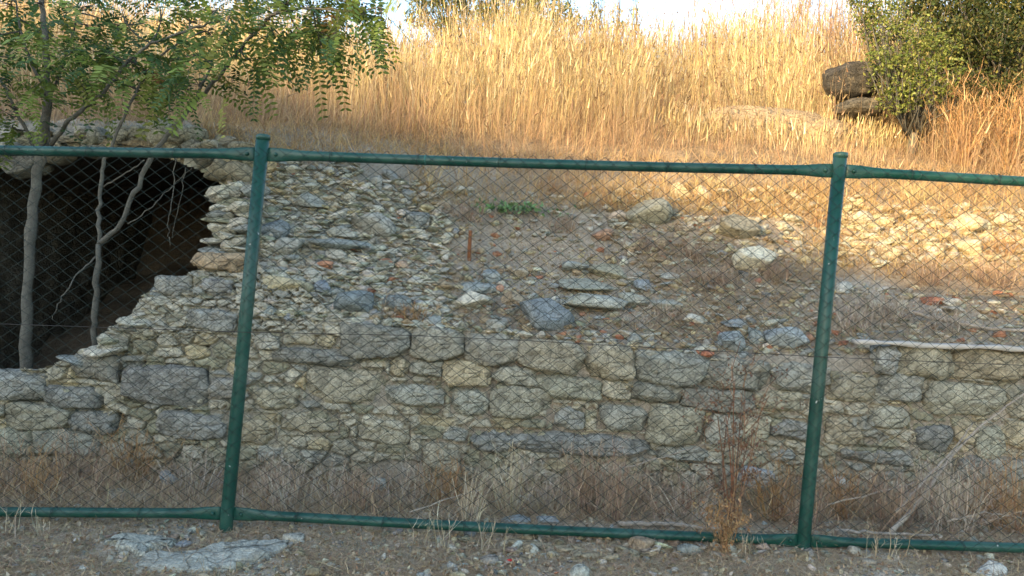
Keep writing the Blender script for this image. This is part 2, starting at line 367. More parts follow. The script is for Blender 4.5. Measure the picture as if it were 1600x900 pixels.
def masonry(U, W, cu, cw, seed, depth=.026, pal=None, mortar=(.47, .435, .35)):
    wU = U + fbm(U * 9, W * 9, 3, seed) * .04; wW = W + fbm(U * 7 + 5, W * 11, 3, seed + 3) * .03
    b1, s1, id1 = cells(wU, wW, cu, cw, seed); crk = ((s1 - b1) < .10) & (fbm(U * 5, W * 7, 3, seed + 40) > -.03); e = np.clip((s1 - b1) / .20, 0, 1); e = e * e * (3 - 2 * e)
    h = hid(id1, 1); pal = pal or [PALE, PALE, CREAM, GREEN, BLUE, PALE, PALE, GREEN]
    C = np.array(pal)[(hid(id1, 2) * len(pal)).astype(int) % len(pal)] * (.8 + .35 * hid(id1, 3))[..., None]
    cover = np.clip(.15 + 1.1 * (fbm(U * 3.2, W * 4, 4, seed + 9) + .22), 0, 1) # mortar smeared over some stones
    e2 = e * (1 - .75 * cover)
    n9 = fbm(U * 17, W * 21, 4, seed + 5); D = depth * e2 * (.35 + h) + (np.abs(n9) * 1.6 - .15) * .030 + fbm(U * 45, W * 60, 3, seed + 8) * .014 + fbm(U * 4, W * 4, 3, seed + 6) * .05
    deep = (fbm(U * 8, W * 14, 3, seed + 30) < -.21) & (e < .55)
    D = D - np.where(deep, .05, 0) - np.where(crk, .035, 0)
    C = C * e2[..., None] + np.array(mortar) * (1 - e2)[..., None]
    return D, C
def superell(px0, px1, py0, py1, Y, depth, seed, tint, p=5, rotz=0, rough=.055, name='wall_block', parent=None, lean=0):
    p = min(p * 2.4, 14)
    """big squared block traced at its own depth, thickness and place"""
    c = at1((px0 + px1) / 2, (py0 + py1) / 2, Y); wd = (px1 - px0) / F * Y; hg = (py1 - py0) / F * Y
    V, Fc = ICO[4]; V = V.copy(); r = np.random.default_rng(seed)
    q = (np.abs(V) ** p).sum(1) ** (1 / p); V = V / q[:, None]
    V[:, 0] += V[:, 2] * r.uniform(-.08, .08); V[:, 2] *= 1 + V[:, 0] * r.uniform(-.10, .10)
    V = V * (1 + .035 * np.array([mnoise.noise(Vector((v[0] * 1.7 + seed, v[2] * 1.7, v[1]))) for v in V]))[:, None]
    for k in range(7):
        d = r.normal(size=3); d[1] = -abs(d[1]) * .8; d /= np.linalg.norm(d); s = V @ d; h = r.uniform(.95, 1.2); m = s > h; V[m] -= (s[m] - h)[:, None] * d * .9
    W = V * np.array([wd / 2, depth / 2, hg / 2]) * 1.03
    off = r.uniform(0, 50, 3)
    nz = np.array([mnoise.fractal(Vector(v * 11 + off), .7, 2.1, 5) for v in W])
    nm = V / np.linalg.norm(V, axis=1, keepdims=True); n3 = np.array([mnoise.fractal(Vector(v * 38 + off), .7, 2.1, 3) for v in W]); W += nm * nz[:, None] * rough * .26 + nm * n3[:, None] * .012
    ang = rotz - ROLL; ca, sa = math.cos(ang), math.sin(ang)
    W = np.stack([W[:, 0] * ca - W[:, 2] * sa, W[:, 1], W[:, 0] * sa + W[:, 2] * ca], 1)
    tt = np.array(tint)[None] * (1 + .28 * nz[:, None])
    return mesh_obj(name, W, Fc, M_STONE, np.clip(tt, .03, .8), True, parent, None) if False else _mk(name, W, Fc, tt, c, parent)
def _mk(name, W, Fc, tt, c, parent):
    o = mesh_obj(name, W, Fc, M_STONE, np.clip(tt, .03, .85), True)
    o.location = c
    if parent is not None: o.parent = parent; o.location = Vector(c) - parent.location
    return o

BLK = [ # px0 px1 py0 py1 colour proud exponent
 (536,640,507,558,(.20,.215,.21),.09,5),(645,725,512,561,(.30,.30,.265),.08,6),(727,812,522,569,(.27,.27,.245),.07,5),(811,913,532,583,(.32,.305,.25),.075,5),
 (914,988,538,591,(.37,.345,.27),.08,4),(988,1100,549,599,(.25,.275,.27),.06,5),(1100,1197,559,608,(.215,.225,.21),.055,6),(1199,1290,567,613,(.27,.29,.285),.05,5),
 (1292,1362,583,625,(.30,.29,.24),.035,5),(1360,1438,584,624,(.25,.275,.28),.045,5),(1366,1399,540,584,(.30,.335,.37),.09,3),(1400,1485,537,591,(.345,.34,.28),.08,6),
 (1487,1592,543,590,(.30,.27,.20),.06,6),(1594,1700,552,600,(.33,.31,.25),.06,5),(1440,1562,598,646,(.345,.36,.32),.05,6),(1564,1660,603,650,(.30,.30,.26),.045,6),
 (432,562,544,569,(.17,.19,.20),.05,5),(400,440,520,545,(.38,.39,.37),.05,3),(612,640,560,586,(.42,.38,.28),.04,4),(642,692,561,587,(.29,.30,.275),.035,3),(692,766,561,601,(.50,.44,.31),.055,4),
 (770,838,571,600,(.36,.37,.335),.04,5),(838,936,583,623,(.31,.33,.285),.05,4),(940,984,592,620,(.43,.42,.36),.03,4),(985,1066,598,627,(.205,.22,.205),.06,5),(1065,1174,607,641,(.20,.205,.19),.07,4),
 (1176,1246,609,642,(.35,.345,.28),.04,5),(604,694,600,633,(.32,.35,.345),.045,4),(706,764,607,646,(.32,.355,.345),.045,4),(766,862,600,652,(.30,.31,.27),.035,5),
 (866,912,634,669,(.26,.29,.31),.03,3),(935,1009,631,670,(.31,.335,.33),.045,5),(1011,1094,631,692,(.32,.325,.27),.075,4),(1098,1156,644,690,(.35,.375,.37),.045,4),(1157,1198,648,702,(.45,.44,.36),.035,4),
 (1200,1262,656,684,(.23,.25,.27),.05,4),(798,1012,676,706,(.185,.21,.235),.06,6),(738,800,671,702,(.20,.225,.245),.05,4),(1010,1100,694,716,(.30,.33,.335),.03,3),
 (1354,1416,634,667,(.37,.395,.37),.04,3),(1424,1482,661,702,(.16,.185,.215),.045,3),(1519,1562,664,716,(.31,.335,.295),.04,5),(1285,1340,650,690,(.34,.31,.24),.03,4),(1480,1518,650,690,(.42,.37,.27),.03,4),
 (198,326,570,631,(.18,.20,.225),.065,5),(328,378,590,622,(.25,.26,.265),.04,5),(118,192,551,592,(.215,.225,.22),.05,5),(-20,76,580,623,(.25,.275,.29),.07,6),(78,162,602,636,(.175,.20,.225),.05,5),
 (14,116,629,669,(.27,.275,.23),.06,6),(117,184,641,676,(.215,.235,.25),.06,4),(252,356,643,682,(.24,.265,.29),.065,4),(-30,60,665,712,(.26,.285,.235),.05,6),(62,160,668,710,(.27,.30,.285),.045,5),(-40,14,627,652,(.25,.26,.23),.05,4),
 (160,206,520,548,(.30,.31,.29),.05,4),(296,372,484,514,(.27,.30,.32),.055,4),(322,366,436,462,(.27,.29,.32),.05,4),(305,384,396,422,(.40,.29,.18),.09,3),(250,300,432,462,(.27,.29,.30),.05,3),
 (400,470,600,640,(.35,.345,.28),.03,4),(480,600,575,628,(.38,.37,.31),.03,5),(440,530,640,676,(.36,.34,.27),.025,4),(380,432,648,690,(.33,.30,.22),.03,4),(660,720,690,740,(.34,.325,.265),.035,4),(560,640,650,690,(.37,.36,.30),.02,4),
 (1310,1425,700,722,(.24,.26,.275),.04,4),(1490,1600,712,752,(.21,.235,.25),.05,4),(1560,1640,655,700,(.40,.37,.28),.03,4),(1200,1240,700,716,(.30,.33,.35),.04,3)]
BLKR = [b[:4] for b in BLK]
WY = 5.03
wall = empty('stone_wall', (0, WY, -.12))
tag(wall, 'old rubble stone wall with big weathered blocks behind the green fence', 'wall')
ux = np.arange(-9, 10.001, .008); uz = np.arange(-.35, 2.1, .0085)
# top outline of the wall, traced
OUT = [(-2000, 640), (-300, 620), (0, 588), (75, 572), (120, 560), (150, 548), (160, 518), (205, 494), (222, 462), (255, 448), (300, 428), (330, 402), (390, 396), (420, 430), (470, 452), (520, 488), (540, 512), (640, 512), (726, 520), (812, 532), (912, 538), (990, 548), (1100, 560), (1200, 568), (1290, 580), (1362, 580), (1366, 545), (1590, 548), (1700, 560), (3000, 600)]
op = at(np.array([o[0] for o in OUT]), np.array([o[1] for o in OUT]), np.full(len(OUT), WY))
topz = np.interp(ux, op[:, 0], op[:, 2]) + fbm(ux * 9, ux * 0, 3, 71) * .05
U, Wz = np.meshgrid(ux, uz, indexing='ij'); kk = Wz[:-1, :-1] < topz[:-1, None]
D, C = masonry(U, Wz, .155, .085, 5)
Dl, Cl = masonry(U, Wz, .11, .038, 8, .04, [PALE, PALE, BLUE, BLUE, WHITE, PALE, GREEN], (.43, .40, .33))
fl = np.clip((Wz - .78) / .1, 0, 1) * np.clip((-1.15 - U) / .2, 0, 1)                # thin flaky courses at the broken end
D = D * (1 - fl) + Dl * fl; C = C * (1 - fl[..., None]) + Cl * fl[..., None]
low = np.clip((.16 - Wz) / .25 + fbm(U * 3, Wz * 3, 3, 90), 0, 1)[..., None]; C = C * (1 - .35 * low) + np.array([.30, .24, .16]) * .35 * low
lean = np.clip(Wz - .9, 0, 2) * .42
VW = np.stack([U * (1 + lean / WY), WY - D + lean, Wz], -1)
# stained niche at the foot (dark gap in the masonry)
for (gx, gy, gw, gh, gd) in ((622, 735, 42, 16, .16), (185, 655, 12, 10, .1), (1008, 650, 5, 18, .1), (640, 578, 6, 20, .07), (608, 612, 5, 16, .08), (1322, 628, 8, 8, .08), (1095, 672, 6, 12, .08), (590, 630, 24, 5, .06), (1440, 632, 14, 6, .07), (1360, 690, 10, 6, .06)):
    g = at1(gx, gy, WY); a = ((U - g[0]) / (gw / F * WY)) ** 2 + ((Wz - g[2]) / (gh / F * WY)) ** 2
    VW[..., 1] += gd * np.clip(1.3 - a, 0, 1) ** .6
BLK_REC = True
for (a0, a1, c0, c1) in BLKR:
    g = at1((a0 + a1) / 2, (c0 + c1) / 2, WY); hwd = (a1 - a0) / 2 / F * WY + .012; hh_ = (c1 - c0) / 2 / F * WY + .014
    Wr = Wz - g[2] + (U - g[0]) * math.tan(ROLL); q_ = np.maximum(np.abs(U - g[0]) / hwd, np.abs(Wr) / hh_)
    m_ = (q_ < 1) & (U > -50); VW[..., 1] += np.where(m_ & (q_ > .80), .022, 0); VW[..., 1] += np.where(m_, .008 + .05 * np.clip(fbm(U * 7, Wz * 7, 2, 99) + .02, 0, 1) + .016 * (Wr < 0), 0)
wf = mesh_obj('masonry_face', VW.reshape(-1, 3), grid_faces(len(ux), len(uz), kk), M_STONE, C.reshape(-1, 3), True, wall)
# core behind the face so that the wall has thickness and no light comes through
acc = Acc()
for a, b in zip(ux[:-1:6], np.append(ux[6::6], ux[-1])):
    z = np.interp((a + b) / 2, ux, topz) - .03; x0, x1 = a, b
    if z < .3: z = .3
    if x0 < -2.1: yb = 5.4
    else: yb = 5.35; z = min(z, .72)
    l0 = max(z - .9, 0) * .42
    acc.add([(x0, WY + .09, -.3), (x1, WY + .09, -.3), (x1, yb, -.3), (x0, yb, -.3), (x0, WY + .09 + l0, z), (x1, WY + .09 + l0, z), (x1, yb, z - .02), (x0, yb, z - .02)],
            np.array([[0, 1, 5, 4], [1, 2, 6, 5], [2, 3, 7, 6], [3, 0, 4, 7], [4, 5, 6, 7]]), np.array([.30, .27, .21]))
acc.build('wall_core', M_STONE, wall)
for i, (a, b, c, d, t, pr, p) in enumerate(BLK):
    zc = at1((a + b) / 2, (c + d) / 2, WY)[2]; ln = max(zc - .9, 0) * .42
    superell(a, b, c, d, WY - pr * .72 + .075 + ln, .16, 900 + i, tuple((x * .72 + .125) * k_ for x, k_ in zip(t, (1.03, 1.0, .93))), p, rotz=random.uniform(-.02, .02), parent=wall)

# ------------------------------------------------------------------ ruined vault at the left
VY = 6.3
vault = empty('vault_ruin', (-3.9, VY, 0))
tag(vault, 'dark ruined stone vault open to the front behind the young trees', 'ruin')
fx = np.arange(-9.0, -1.95, .014); fz = np.arange(-.3, 2.75, .014)
U, Wz = np.meshgrid(fx, fz, indexing='ij')
cr = at1(205, 238, VY); sp = at1(352, 300, VY); cx = at1(150, 300, VY)[0]
hw = sp[0] - cx; zs = sp[2] - .02; rise = cr[2] - zs
archz = zs + rise * np.sqrt(np.clip(1 - ((U - cx) / hw) ** 2, 0, 1)) + fbm(U * 6, U * 0, 3, 5) * .06
inside = (np.abs(U - cx) < hw) & (Wz < archz)
lipz = surf(U, np.full(U.shape, LIP_Y + .03)) + .02
kk = (~inside)[:-1, :-1] & (Wz < lipz)[:-1, :-1]
D, C = masonry(U, Wz, .20, .12, 61, .06, [PALE, PALE, GREEN, CREAM, BLUE, TAN], (.30, .28, .22))
mesh_obj('vault_front', np.stack([U, VY - D * 1.3 + np.clip(Wz - 2.1, 0, 1) * .25, Wz], -1).reshape(-1, 3), grid_faces(len(fx), len(fz), kk), M_STONE, C.reshape(-1, 3), True, vault)
# barrel: soffit running back, floor of earth and back wall of debris
th = np.linspace(0, np.pi, 60); yy = np.arange(VY - .03, 10.4, .05); TH, YY = np.meshgrid(th, yy, indexing='ij')
bx = cx - np.cos(TH) * (hw + .03); bz = zs + np.sin(TH) * (rise + .03)
nn = fbm(TH * 14, YY * 7, 4, 15) * .12
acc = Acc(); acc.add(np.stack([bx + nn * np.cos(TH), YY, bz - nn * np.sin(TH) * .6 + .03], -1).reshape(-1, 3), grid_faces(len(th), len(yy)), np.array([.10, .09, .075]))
for s in (-1, 1):
    zz = np.arange(-.3, zs + .06, .05); ZZ, Y2 = np.meshgrid(zz, yy, indexing='ij'); n2 = fbm(ZZ * 7, Y2 * 7, 4, 25 + s) * .12
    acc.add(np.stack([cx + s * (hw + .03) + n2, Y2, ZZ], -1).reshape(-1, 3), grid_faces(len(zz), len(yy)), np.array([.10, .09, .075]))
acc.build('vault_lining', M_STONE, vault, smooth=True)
xx = np.arange(cx - hw - .2, cx + hw + .2, .05); yy = np.arange(5.3, 10.45, .05); A, B = np.meshgrid(xx, yy, indexing='ij')
ez = .2 + np.clip((B - 6.4) / 2.6, 0, 1) * 1.0 + np.clip((A - cx) / hw, -1, 1) * .22 + fbm(A * 2.5, B * 2.5, 4, 35) * .35 + np.clip((B - 9.2) / .8, 0, 1) * 1.6
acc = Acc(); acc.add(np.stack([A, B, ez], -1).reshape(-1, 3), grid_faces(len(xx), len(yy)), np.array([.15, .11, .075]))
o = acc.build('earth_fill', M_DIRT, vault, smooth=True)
# side cheek of the rubble bank next to the vault
yy = np.arange(5.05, 6.5, .03); zz = np.linspace(0, 1, 50); A, B = np.meshgrid(yy, zz, indexing='ij')
zt = surf(edge_x(A), A) + .01; Z = -.3 + (zt + .3) * B
D, C = masonry(A, Z, .12, .05, 77, .04)
mesh_obj('bank_cheek', np.stack([edge_x(A) - D, A, Z], -1).reshape(-1, 3), grid_faces(len(yy), len(zz)), M_STONE, C.reshape(-1, 3), True, vault)
# coping rocks along the lip of the vault
COP = [(10,238,50,34,(.27,.27,.24)),(62,214,44,32,(.28,.28,.25)),(104,220,40,30,(.33,.32,.28)),(128,206,34,24,(.36,.35,.31)),(160,216,36,30,(.30,.31,.28)),(190,212,30,30,(.42,.42,.37)),(218,214,32,34,(.34,.34,.29)),(247,206,42,40,(.44,.44,.38)),(275,214,30,32,(.33,.33,.28)),(300,210,40,28,(.36,.36,.30)),
       (322,232,40,24,(.42,.40,.33)),(350,222,34,20,(.34,.31,.25)),(380,232,40,18,(.38,.36,.29)),(340,262,46,38,(.30,.28,.22)),(372,272,44,34,(.33,.31,.25)),(318,250,30,22,(.25,.24,.2)),(40,262,60,36,(.17,.17,.15)),(90,246,50,22,(.25,.24,.2)),(150,238,50,18,(.27,.26,.22)),(-30,250,60,60,(.2,.2,.17))]
for i, (x, y, ww, hh, t) in enumerate(COP):
    V, Fc = rock(3, 3000 + i, 9, 1, .06); Yc = VY - .05 + (.12 if y < 225 else 0); c = at1(x, y, Yc)
    W = V * np.array([ww, ww * .8, hh]) / F * Yc * 1.12
    _mk('coping_stone', W, Fc, np.array(t)[None] * np.ones((len(W), 1)), c, vault)
SIL = [(346,300,46,12),(340,312,44,11),(334,323,46,10),(331,334,40,10),(334,345,46,11),(329,356,42,10),(333,367,40,10),(330,378,44,11),(332,389,40,9),(300,432,44,12),(282,440,40,10),(262,447,44,10),(246,455,38,11),(232,466,36,11),(224,478,34,10),(212,489,40,12),(198,500,40,11),(186,510,44,12),(172,519,42,12),(164,530,36,12),(152,543,44,12),(132,553,40,12),(108,562,46,12)]
SIL = [(x + random.uniform(-7, 9) + k * 34, y + random.uniform(-3, 3) + k * 3, ww * random.uniform(.55, 1.15), hh * random.uniform(.6, 1.25)) for (x, y, ww, hh) in SIL for k in ((0, 1) if y < 400 else (0,))] + [(x + random.uniform(-4, 16), y + 5, random.uniform(14, 26), random.uniform(6, 12)) for (x, y, ww, hh) in SIL]
for i, (x, y, ww, hh) in enumerate(SIL):
    V, Fc = rock(3, 5200 + i, 13, 1, .05); zq = at1(x, y, WY)[2]; Yc = 5.06 + max(zq - .9, 0) * .62; c = at1(x + 12, y, Yc)
    W = V * np.array([ww * 1.35, ww * 1.4, hh * 1.6]) / F * Yc; W = W @ rotm(np.array([random.uniform(-.5, .5)]), np.array([random.gauss(0, .08)]), np.array([random.gauss(0, .12)]))[0].T; tt = [PALE, BLUE, PALE, GREEN, WHITE][i % 5]
    _mk('facing_stone', W, Fc, np.array(tt)[None] * random.uniform(.8, 1.05) * np.ones((len(W), 1)), c, wall)
# ------------------------------------------------------------------ loose stones
def slope_pts(n, poly):
    """pixels uniformly inside boxes (x0,x1,y0,y1,weight) -> slope points"""
    wt = np.array([b[4] for b in poly], float); k = rng.choice(len(poly), n, p=wt / wt.sum()); b = np.array(poly)[k]
    px = rng.uniform(b[:, 0], b[:, 1]); py = rng.uniform(b[:, 2], b[:, 3]) + (px - 800) * .033
    P = hit(px, py); ok = ~np.isnan(P[:, 0]) & ~((P[:, 0] < -.372 * P[:, 1]) & (P[:, 1] < LIP_Y))
    return P[ok]
def boxed_size(P, lo, hi, e=2.2):
    u = rng.uniform(0, 1, len(P)) ** e; return (lo + (hi - lo) * u)
LEFTZ = [(400, 560, 262, 520, 3.2), (540, 700, 290, 520, 2.6), (330, 420, 300, 400, .8)]
BAND = [(620, 1280, 425, 545, 4), (1280, 1620, 430, 540, 1.2)]; BAND_WIDE = BAND + [(1620, 2050, 430, 540, 1.4)]
MIDZ = [(660, 1280, 300, 430, 1.2)]
UPR = [(960, 1340, 285, 395, 1.4), (1300, 1660, 300, 400, 3.2)]; UPR_WIDE = UPR + [(1660, 2050, 300, 400, 3.2)]
acc = Acc()
P = slope_pts(3000, LEFTZ); scatter_rocks(acc, P, boxed_size(P, .03, .16, 2.0), pick([(*PALE, 5), (*BLUE, 1.5), (*WHITE, 2.4), (*GREEN, 1.2), (*CREAM, .8), (*BRICK, .1)], len(P)), LIB[2], .24, (.12, .42))
P = slope_pts(4000, BAND_WIDE); scatter_rocks(acc, P, boxed_size(P, .02, .10, 2.8), pick([(*PALE, 3), (*BLUE, 1.8), (*TAN, 2), (*CREAM, 1.2), (*GREEN, .8), (*WHITE, .6), (*BRICK, .3)], len(P)), LIB[2], .3, (.18, .55))
P = slope_pts(1300, MIDZ); scatter_rocks(acc, P, boxed_size(P, .02, .10, 3), pick([(*PALE, 3), (*TAN, 2.4), (*CREAM, 1), (*BLUE, .6), (*BRICK, .4)], len(P)), LIB[2], .35, (.25, .7))
P = slope_pts(3000, UPR_WIDE); scatter_rocks(acc, P, boxed_size(P, .03, .15, 2.6), pick([(*PALE, 3), (*CREAM, 2.2), (*TAN, 2.2)], len(P)), LIB[2], .3, (.25, .6))
tag(acc.build('rubble', M_STONE), 'loose small limestone rubble strewn over the bank above the wall', 'rubble', kind='stuff')
acc = Acc()
P = slope_pts(7500, LEFTZ + BAND_WIDE + MIDZ + UPR_WIDE); scatter_rocks(acc, P, boxed_size(P, .008, .035, 1.5), pick([(*PALE, 3), (*BLUE, 1), (*TAN, 2), (*CREAM, 1), (*BRICK, .25)], len(P), .2), LIB[1], .5, (.4, .9))
gp = hit_ground(rng.uniform(-180, 1800, 9000), rng.uniform(770, 905, 9000)); gp = gp[~np.isnan(gp[:, 0])]
scatter_rocks(acc, gp, boxed_size(gp, .004, .05, 5), pick([(*PALE, 3), (*BLUE, 1.6), (*TAN, 2), (*CREAM, .8), (.40, .36, .29, 4), (*BRICK, .1)], len(gp), .2), LIB[2], .4, (.25, .6))
gq = hit_ground(rng.uniform(-180, 1800, 420), rng.uniform(812, 905, 420)); gq = gq[~np.isnan(gq[:, 0])]; kq = fbm(gq[:, 0] * 2, gq[:, 1] * 3, 2, 300) > -.05; gq = gq[kq]
scatter_rocks(acc, gq, boxed_size(gq, .03, .085, 2), pick([(*PALE, 3), (*BLUE, .8), (*TAN, 2), (.40, .34, .26, 3)], len(gq), .2), LIB[2], .25, (.2, .5))
gq = hit_ground(rng.uniform(720, 1320, 150), rng.uniform(838, 872, 150)); gq = gq[~np.isnan(gq[:, 0])]
scatter_rocks(acc, gq, boxed_size(gq, .03, .10, 1.6), pick([(*PALE, 2), (*TAN, 3), (.34, .30, .24, 3)], len(gq), .2), LIB[2], .3, (.25, .6))
tag(acc.build('gravel', M_STONE), 'gravel and stone chips over the bank and the verge', 'gravel', kind='stuff')

def stone(px, py, wpx, hpx, tint, label, where='slope', name='loose_stone', cat='stone', group=None, seed=None, deep=.85, tilt=0, planes=9, Y=None, lift=.22):
    if Y is not None: p = at1(px, py + hpx * .3, Y)
    else: p = (hit if where == 'slope' else hit_ground)(px, py + hpx * .30)[0]
    if np.isnan(p[0]): print('no hit', px, py, label); return
    seed = seed if seed is not None else int(px * 31 + py * 17); V, Fc = rock(3, seed, planes + 4, 1, .05)
    s = p[1] / F; W = V * np.array([wpx, wpx * deep, hpx]) * s * 1.1
    R = rotm(np.array([0.]), np.array([0.]), np.array([tilt + ROLL * .5]))[0]; W = W @ R.T
    tt = np.array(tint)[None] * np.random.default_rng(seed).uniform(.94, 1.06, (len(W), 1))
    o = mesh_obj(name, W, Fc, M_STONE, np.clip(tt, .03, .85)); o.location = p + np.array([0, 0, hpx * s * lift])
    tag(o, label, cat, group); return o
ST = [
 (855,494,82,56,(.27,.305,.335),'large rounded blue-grey boulder resting just above the wall blocks'),
 (582,350,66,36,(.42,.43,.41),'pale grey overhanging slab with a dark hollow beneath it'),
 (428,363,40,38,(.26,.30,.33),'squared blue-grey stone right beside the left fence post'),
 (450,388,44,32,(.36,.38,.37),'rounded pale stone just below the squared blue stone near the left post'),
 (586,286,22,22,(.38,.40,.40),'small round grey stone high on the left bank under the top rail'),
 (609,278,26,18,(.30,.32,.33),'dark grey chip beside the small round stone under the top rail'),
 (718,298,32,16,(.50,.49,.44),'pale flat stone poking from straw under the top rail'),
 (641,307,24,20,(.28,.30,.30),'grey knob of stone left of the pale flat stone under the rail'),
 (545,310,22,16,(.58,.57,.52),'small whitish stone at mid height of the left bank'),
 (488,311,54,22,(.36,.38,.37),'low broad grey stone sunk in brown soil near the left post'),
 (455,266,20,14,(.58,.57,.50),'whitish chip just under the top rail near the left post'),
 (480,294,36,17,(.46,.46,.40),'pale wedge of stone below the whitish chip near the left post'),
 (585,330,26,14,(.60,.59,.54),'white pebble sitting on top of the overhanging slab'),
 (652,347,34,28,(.27,.29,.29),'dark grey lump right of the overhanging slab'),
 (536,363,50,18,(.40,.42,.40),'flat grey slab left of the overhanging slab'),
 (529,383,96,17,(.29,.33,.34),'long thin blue-grey slab on the left bank'),
 (504,416,30,14,(.50,.25,.16),'orange brick fragment on the left bank'),
 (526,401,36,24,(.45,.45,.41),'pale angular stone above the orange brick fragment'),
 (629,417,22,17,(.46,.35,.27),'pinkish stone chip in the middle of the left bank'),
 (448,451,70,38,(.52,.47,.33),'broad yellowish cream stone near the left fence post'),
 (503,449,28,21,(.25,.29,.35),'small blue stone right of the broad cream stone'),
 (488,428,34,20,(.50,.51,.47),'pale faceted stone above the small blue stone'),
 (552,474,58,44,(.23,.27,.29),'dark blue-grey chunk with black gaps under it'),
 (620,478,46,34,(.27,.30,.30),'dark stone next to the blue-grey chunk with gaps'),
 (768,432,28,25,(.31,.355,.375),'blue cube-like stone in the middle of the slope'),
 (810,426,28,18,(.45,.40,.33),'pale brown slab leaning right of the blue cube-like stone'),
 (777,452,19,16,(.47,.27,.20),'pink brick chip below the blue cube-like stone'),
 (800,468,34,26,(.41,.33,.24),'tan stone left above the large rounded boulder'),
 (739,471,62,32,(.60,.59,.53),'big whitish jagged stone left of the tan stone'),
 (692,447,40,16,(.36,.29,.20),'brown flat stone above the whitish jagged stone'),
 (675,501,28,16,(.33,.37,.38),'blue-grey stone sitting above the second wall block'),
 (775,509,30,20,(.44,.43,.38),'pale grey pointed stone above the third wall block'),
 (746,450,54,16,(.33,.37,.38),'flat blue-grey slab behind the whitish jagged stone'),
 (1010,333,72,44,(.36,.36,.30),'big grey-beige boulder at the shade edge in the upper middle'),
 (1152,357,62,42,(.29,.28,.23),'dark-capped boulder right of the big grey-beige boulder'),
 (964,339,28,20,(.55,.46,.38),'pinkish white stone left of the big grey-beige boulder'),
 (942,369,34,20,(.44,.28,.20),'reddish brick-like stone below the pinkish white stone'),
 (1177,403,68,38,(.72,.69,.58),'bright white angular rock below the dark-capped boulder'),
 (1099,300,28,24,(.66,.58,.44),'small bright sunlit stone under the top rail'),
 (1063,298,30,26,(.52,.46,.33),'cream sunlit stone left of the small bright one'),
 (898,419,40,17,(.38,.42,.43),'blue-white slab end of the cracked ledge in mid slope'),
 (948,424,56,23,(.37,.36,.28),'greenish beige cracked ledge stone in mid slope'),
 (918,444,84,18,(.37,.38,.33),'long low ledge stone beneath the cracked ledge'),
 (1005,448,30,20,(.31,.35,.39),'blue rounded stone right of the long low ledge stone'),
 (1046,432,28,12,(.50,.52,.50),'pale blue flat stone above right of the blue rounded stone'),
 (928,472,96,24,(.45,.46,.42),'wide pale slab behind the large rounded boulder'),
 (990,468,50,22,(.36,.37,.33),'grey slab leaning right of the wide pale slab'),
 (1042,479,54,18,(.41,.42,.38),'pale grey slab right of the leaning slab'),
 (1085,499,38,14,(.66,.65,.60),'white flat stone in the lower middle of the slope'),
 (1148,507,44,15,(.30,.34,.37),'thin blue slab roofing over a black gap'),
 (1145,538,40,38,(.31,.355,.38),'upright blue chunk under the thin blue slab'),
 (1182,524,26,26,(.29,.33,.34),'blue-grey stone between the two blue chunks'),
 (1225,527,62,32,(.33,.37,.395),'broad blue chunk left of the right fence post'),
 (1262,530,24,13,(.46,.26,.18),'reddish brick piece against the right fence post'),
 (1161,431,15,17,(.17,.18,.19),'small dark stone under the bright white rock'),
 (1321,450,30,20,(.55,.56,.54),'pale chip just right of the right fence post'),
 (992,529,26,14,(.30,.32,.31),'small dark stone above the fifth wall block'),
 (1106,556,24,9,(.46,.19,.12),'red tile chip lying on the wall top'),
 (1518,349,72,30,(.62,.54,.38),'big sunlit cream rock on the right edge of the bank'),
 (1566,341,38,22,(.54,.47,.35),'sunlit grey stone right of the big cream rock'),
 (1510,386,46,28,(.60,.53,.38),'sunlit rock below the big cream rock'),
 (1346,340,38,22,(.46,.42,.34),'sunlit grey stone just right of the post top'),
 (1455,470,30,13,(.40,.17,.11),'dark red brick on the right bank'),
 (1487,473,36,14,(.50,.49,.45),'pale flat stone right of the dark red brick'),
 (1491,486,34,13,(.44,.41,.36),'second pale flat stone stacked under the first at the right'),
 (1526,507,14,11,(.62,.55,.42),'small cream pebble on reddish soil at the right'),
 (1390,395,34,22,(.52,.45,.33),'cream stone at the shade edge right of the post'),
 (345,312,40,17,(.36,.37,.34),'top slab of the broken wall end beside the vault'),
]
for (x, y, ww, hh, t, lab) in ST: stone(x, y, ww, hh, tuple(v * .97 for v in t), lab)
